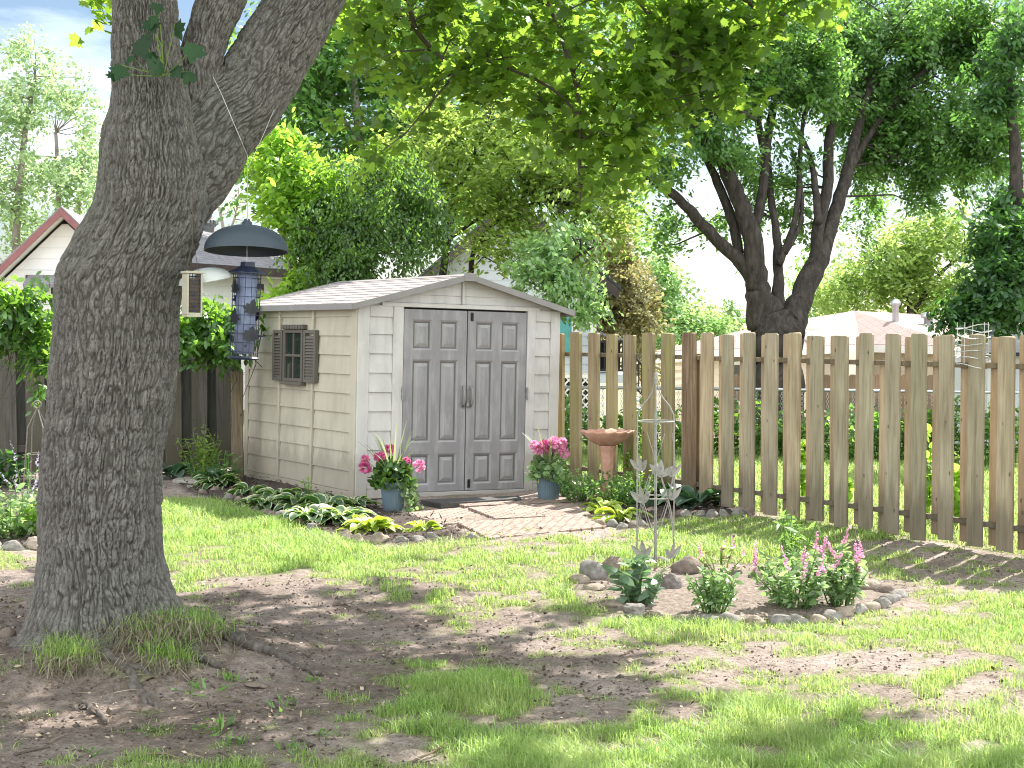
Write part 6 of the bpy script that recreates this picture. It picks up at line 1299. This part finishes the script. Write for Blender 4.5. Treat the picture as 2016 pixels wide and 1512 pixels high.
# beige house, L shaped hip roof
Lp, Cp, Rp = P(1287, 0, 36.0), P(1700, 0, 52.0), P(1905, 0, 46.0); zE = 1.12
for q in (Lp, Cp, Rp): q[2] = zE
Pk, Pr = P(1682, 612, 57.0), P(1875, 622, 58.0); Ll = P(1476, 647, 44.0); base = np.array([Cp[0], Cp[1], -1.75])
t = thing('beige_house', 'low beige house with a pinkish hip roof beyond the dark tree', 'house', base); b = MB()
def poly(b, pts): b.prism([np.asarray(p) - base for p in pts], (0, .02, -.09))
Lb = Lp + np.array([5.5, .6, 0]) * 1.0; 
poly(b, [Lp, Cp, Pk, Ll]); poly(b, [Cp, Rp, Pr, Pk]); far = Cp + np.array([9, 14, 0]); far[2] = zE; poly(b, [Ll, Pk, P(1500, 640, 66)]); b.build('roof', M['roof_tan'], t)
b = MB()
for a, c in ((Lp, Cp), (Cp, Rp)):
    d = (c - a) / np.linalg.norm(c - a); nn = np.array([d[1], -d[0], 0]); q = [a + nn * .03, c + nn * .03, c + nn * .03 + [0, 0, -.24], a + nn * .03 + [0, 0, -.24]]; b.prism([p - base + np.array([0, 0, -.02]) for p in q], -nn * .1)
b.build('gutter', M['white_trim'], t)
wl = MB()
for a, c in ((Lp, Cp), (Cp, Rp)):
    d = (c - a) / np.linalg.norm(c - a); nn = np.array([d[1], -d[0], 0]); z = -1.9
    while z < zE - .28:
        q = [a - nn * .42, c - nn * .42, c - nn * .43 + [0, 0, .178], a - nn * .43 + [0, 0, .178]]
        wl.prism([np.array([p[0], p[1], p[2] - zE + z]) - base for p in q], -nn * .08); z += .18
wl.build('wall', M['beige_siding'], t)
for f0, f1 in ((.34, .40), (.62, .66)):
    d = (Cp - Lp); nn = nrm(np.array([d[1], -d[0], 0])); a, c = Lp + d * f0 - nn * .40, Lp + d * f1 - nn * .40
    b = MB(); b.prism([np.array([a[0], a[1], -.4]) - base, np.array([c[0], c[1], -.4]) - base, np.array([c[0], c[1], .75]) - base, np.array([a[0], a[1], .75]) - base], nn * .06); w = b.build('window', M['white_trim'], t)
    a2, c2 = a + (c - a) * .12 + nn * .07, a + (c - a) * .88 + nn * .07; b = MB(); b.prism([np.array([a2[0], a2[1], -.32]) - base, np.array([c2[0], c2[1], -.32]) - base, np.array([c2[0], c2[1], .66]) - base, np.array([a2[0], a2[1], .66]) - base], nn * .01); b.build('pane', M['glass'], w)
v0 = P(1763, 632, 53.5); v = thing('vent_pipe', 'tall pale vent pipe on the pinkish roof', 'roof vent', v0); MB().lathe([(.11, -.15), (.11, .52), (.17, .56), (.17, .66), (.13, .68), (.13, .72), (.001, .74)], 14, cap=False).build('pipe', M['galv'], v, smooth=True)
v0 = P(1828, 632, 53); v = thing('roof_vent', 'squat mushroom vent on the pinkish roof right of the pipe', 'roof vent', v0); MB().lathe([(.16, -.2), (.16, .08), (.26, .1), (.27, .2), (.18, .28), (.001, .3)], 14, cap=False).build('cap', M['galv'], v, smooth=True)
v0 = P(1592, 655, 47.5); v = thing('roof_vent', 'pale louvre box vent on the pinkish roof beside the dark tree', 'roof vent', v0); b = MB(); b.bx(-.25, .25, -.2, .2, -.25, .12); b.bx(-.28, .28, -.24, .24, .122, .15); b.build('cap', M['white_trim'], v)
# brown fence beyond the chain link
f0, f1 = P(1440, 738, 29.5), P(1930, 742, 29.5); fb = np.array([f0[0], 29.5, 0]); t = thing('plank_fence', 'brown dog eared plank fence before the beige house', 'fence', fb); x = 0
while x < f1[0] - f0[0]:
    gzv = float(gz(f0[0] + x, 29.5)); zt = f0[2] + R.uniform(-.02, .02); b = MB(); w = .14; b.prism([(x, 0, gzv), (x + w, 0, gzv), (x + w, 0, zt - .03), (x + w - .03, 0, zt), (x + .03, 0, zt), (x, 0, zt - .03)], (0, .02, 0)); b.build('picket', M['plank_far'], t); x += .245
for z in (-.1, .45): MB().bx(0, f1[0] - f0[0], .022, .06, z, z + .08).build('rail', M['plank_far'], t)
# white shed at the edge of the photo
wY = 21.8; wl0 = P(1948, 700, wY); g0 = float(gz(wl0[0] + .5, wY)); t = thing('white_shed', 'white boarded shed with dark roof at the right photo edge', 'shed', (wl0[0], wY, g0)); zt = P(1960, 705, wY)[2] - g0
b = MB(); b.bx(0, 2.6, 0, 2.4, -.2, zt); b.build('wall', simple('white shed boards', (.6, .62, .68), (.7, .72, .77), 3, .6, .1, stretch=(9, 9, .4)), t)
b = MB(); b.bx(-.03, .09, -.025, -.002, -.1, zt - .06); b.bx(-.03, 2.63, -.03, -.003, zt - .05, zt + .04); b.build('trim', M['white_trim'], t)
b = MB(); b.prism([(-.15, -.15, zt + .03), (2.8, -.15, zt + .03), (2.6, 1.2, zt + .42), (0, 1.2, zt + .42)], (0, .03, .05)); b.build('roof', M['roof_dark'], t)
# ------------------------------------------------------------------ feeders hung from the maple limb
dp = P(485, 494, 7.72); t = thing('dome_baffle', 'slate blue dome baffle hanging under the maple limb', 'baffle', dp, (-.085, .01, 0)); prof = []
for i in range(15): a = PI / 2 * i / 14; prof.append((.204 * math.cos(a) + .0005, .128 * math.sin(a) ** .95))
inn = [(r * .975, z * .965) for r, z in prof[::-1]]
MB().lathe([(.206, -.003)] + prof + inn + [(.199, -.003), (.206, -.003)], 56, cap=False).build('dome', M['dome'], t, smooth=True)
MB().lathe([(.026, .124), (.026, .14), (.016, .148), (.014, .156), (.001, .16)], 8, cap=False).build('knob', M['dome'], t)
w0 = P(487, 440, 7.72); wt = thing('hanging_wire', 'thin pale wire looped over the maple limb down to the dome', 'wire', w0); b = MB()
pts = [P(420, 152, 7.66), P(436, 185, 7.57), P(455, 230, 7.54), P(474, 275, 7.56), P(487, 306, 7.62), P(487, 430, 7.72), P(485, 600, 7.72)]; b.tube([p - w0 for p in pts], .0017, 5); b.tube([P(540, 215, 7.86) - w0, P(512, 280, 7.82) - w0, P(488, 330, 7.73) - w0], .0012, 4); b.build('wire', M['wire'], wt)
tp = P(487, 536, 7.72); t = thing('tube_feeder', 'caged tube bird feeder hanging below the slate dome', 'bird feeder', tp, (0, .05, .3))
MB().lathe([(.001, .0), (.05, 0), (.05, -.40), (.001, -.40)], 32, cap=False).build('tube', M['tube'], t, smooth=True)
MB().lathe([(.001, -.28), (.044, -.285), (.044, -.395), (.001, -.395)], 24, cap=False).build('seed', M['seed'], t)
b = MB(); n = 14
for i in range(n): a = 2 * PI * i / n; d = np.array([math.cos(a), math.sin(a), 0]) * .068; b.tube([d + [0, 0, -.005], d + [0, 0, -.412]], .0013, 4, cap=False)
for k in range(9): b.tube([np.array([.068 * math.cos(q), .068 * math.sin(q), -.03 - k * .045]) for q in np.linspace(0, 2 * PI, 33)], .0013, 4, cap=False)
b.build('cage', M['cage'], t)
MB().lathe([(.001, .05), (.034, .05), (.036, .028), (.092, -.002), (.093, -.006), (.001, .004)], 6, cap=False).build('roof', M['cage'], t)
MB().lathe([(.001, -.412), (.07, -.412), (.078, -.42), (.07, -.428), (.001, -.428)], 28, cap=False).build('base', M['cage'], t)
def leaf_orn(a, z):
    d = np.array([math.cos(a), math.sin(a), 0]); s = np.array([-d[1], d[0], 0]); V, Fa = leaves(np.array([d * .073 + [0, 0, z - .035]]), np.array([[s[0] * .2, s[1] * .2, 1]]), np.array([d]), .078, MAPLE); MB().add(V, Fa).build('leaf_ornament', M['leafiron'], t)
for a, z in ((-1.35, -.17), (-2.7, -.215), (-1.35, -.30), (-2.8, -.07), (.6, -.2), (1.8, -.12)): leaf_orn(a, z)
b = MB(); 
for a, z in ((-.4, -.31), (-1.6, -.36), (2.4, -.3)): d = np.array([math.cos(a), math.sin(a), 0]); b.tube([d * .05 + [0, 0, z], d * .105 + [0, 0, z]], .004, 6)
b.build('perch', M['cage'], t)
sp_ = P(378, 624, 7.5); t = thing('suet_feeder', 'tan box suet feeder with wire front beside the trunk', 'suet feeder', sp_, (0, .02, .62)); w, d_, h = .078, .062, .205
b = MB(); b.bbox(-w / 2, -w / 2 + .008, -d_ / 2, d_ / 2, .01, h, .001); b.bbox(w / 2 - .008, w / 2, -d_ / 2, d_ / 2, .01, h, .001); b.bbox(-w / 2, w / 2, -d_ / 2, d_ / 2, 0, .0095, .001); b.bbox(-w / 2 + .0085, w / 2 - .0085, -d_ / 2, d_ / 2, .0098, .02, .001); b.build('frame', M['suet'], t)
b = MB(); b.bbox(-w / 2 - .006, w / 2 + .006, -d_ / 2 - .006, d_ / 2 + .006, h + .0005, h + .012, .002); b.build('lid', M['suet'], t)
b = MB(); b.bx(-w / 2 + .012, w / 2 - .012, -d_ / 2 + .012, d_ / 2 - .012, .022, h - .02); b.build('suet', M['suet_in'], t)
b = MB()
for i in range(5): x = -w / 2 + .012 + i * (w - .024) / 4; b.tube([(x, -d_ / 2 + .003, .02), (x, -d_ / 2 + .003, h)], .0012, 4); b.tube([(x, d_ / 2 - .003, .02), (x, d_ / 2 - .003, h)], .0012, 4)
for k in range(10): z = .03 + k * .018; b.tube([(-w / 2 + .009, -d_ / 2 + .003, z), (w / 2 - .009, -d_ / 2 + .003, z)], .0012, 4); b.tube([(-w / 2 + .009, d_ / 2 - .003, z), (w / 2 - .009, d_ / 2 - .003, z)], .0012, 4)
b.build('grid', M['cage'], t)
b = MB()
for s in (-1, 1): b.tube([(s * w * .45, 0, h - .01), (s * w * .2, 0, h + .09), (0, 0, h + .15), (.004, 0, h + .27)], .0013, 4)
b.tube([(0, 0, h + .14), (-.005, 0, h + .4)], .002, 5); b.build('chain', M['twig'], t)
cp_ = P(404, 552, 7.66); t = thing('clear_baffle', 'tilted clear plastic dome baffle behind the suet feeder', 'baffle', cp_, (.10, -.16, 0)); prof = [(.128 * math.cos(PI / 2 * i / 10) + .0005, .06 * math.sin(PI / 2 * i / 10)) for i in range(11)]
MB().lathe([(.134, -.004), (.13, -.002)] + prof + [(r * .975, z - .002) for r, z in prof[::-1]] + [(.13, -.006), (.134, -.004)], 40, cap=False).build('dome', M['clear'], t, smooth=True)
# ------------------------------------------------------------------ light, sky, camera
sun = bpy.data.lights.new('sun', 'SUN'); sun.energy = 4.3; sun.angle = math.radians(.53); sun.color = (1, .95, .87)
so = bpy.data.objects.new('sun', sun); C.objects.link(so); so.rotation_euler = Vector(SUN).to_track_quat('Z', 'Y').to_euler()
W = bpy.data.worlds.new('World'); bpy.context.scene.world = W; W.use_nodes = True; nt = W.node_tree
for n_ in list(nt.nodes): nt.nodes.remove(n_)
n = N(nt); sky = n('TexSky', sky_type='NISHITA'); sky.sun_disc = False; sky.sun_elevation = SUN_EL; sky.sun_rotation = SUN_AZ; sky.air_density = 1.0; sky.dust_density = .8; sky.ozone_density = 1.0; sky.altitude = 100
v = n('TexCoord').outputs['Generated']; mp = n('Mapping', {'Vector': v, 'Scale': (1, 1, 2.6), 'Location': (.3, .1, .2)}).outputs[0]
cl_ = n.noise(mp, 3.2, 7, .58, .3); f = n.ramp(cl_, [(.50, (0, 0, 0)), (.72, (.42, .42, .42))])
dy = n('SeparateXYZ', {0: v}).outputs['Y']; back = n.ramp(n.math('MULTIPLY_ADD', dy, -.5, .5), [(.30, (0, 0, 0)), (.62, (.95, .95, .95))])     # unseen bright cloud added overhead and behind the camera to fill shaded faces
f = n.mix(1.0, f, back, 'LIGHTEN'); blue = n.mix(1.0, sky.outputs[0], (.235, .25, .263), 'MULTIPLY')
col = n.mix(f, blue, (6.5, 6.75, 7.1)); bg = n('Background', {'Color': col, 'Strength': .15}); o_ = nt.nodes.new('ShaderNodeOutputWorld'); nt.links.new(bg.outputs[0], o_.inputs[0])
cam = bpy.data.cameras.new('camera'); cam.sensor_width = 36; cam.lens = F / 2016 * 36; cam.clip_end = 3000; cam.clip_start = .05
co = bpy.data.objects.new('camera', cam); C.objects.link(co); co.location = (0, 0, EYE); co.rotation_euler = (PI / 2 - PITCH, 0, 0); bpy.context.scene.camera = co
sc_ = bpy.context.scene; sc_.view_settings.view_transform = 'Standard'; sc_.view_settings.look = 'None'; sc_.view_settings.exposure = EXPO; sc_.view_settings.gamma = 1
sc_.render.engine = 'CYCLES'; cy = sc_.cycles; cy.max_bounces = 7; cy.diffuse_bounces = 4; cy.glossy_bounces = 2; cy.transmission_bounces = 6; cy.transparent_max_bounces = 12; cy.caustics_reflective = False; cy.caustics_refractive = False; cy.use_denoising = DENOISE; cy.filter_width = 1.05; cy.sample_clamp_indirect = 6
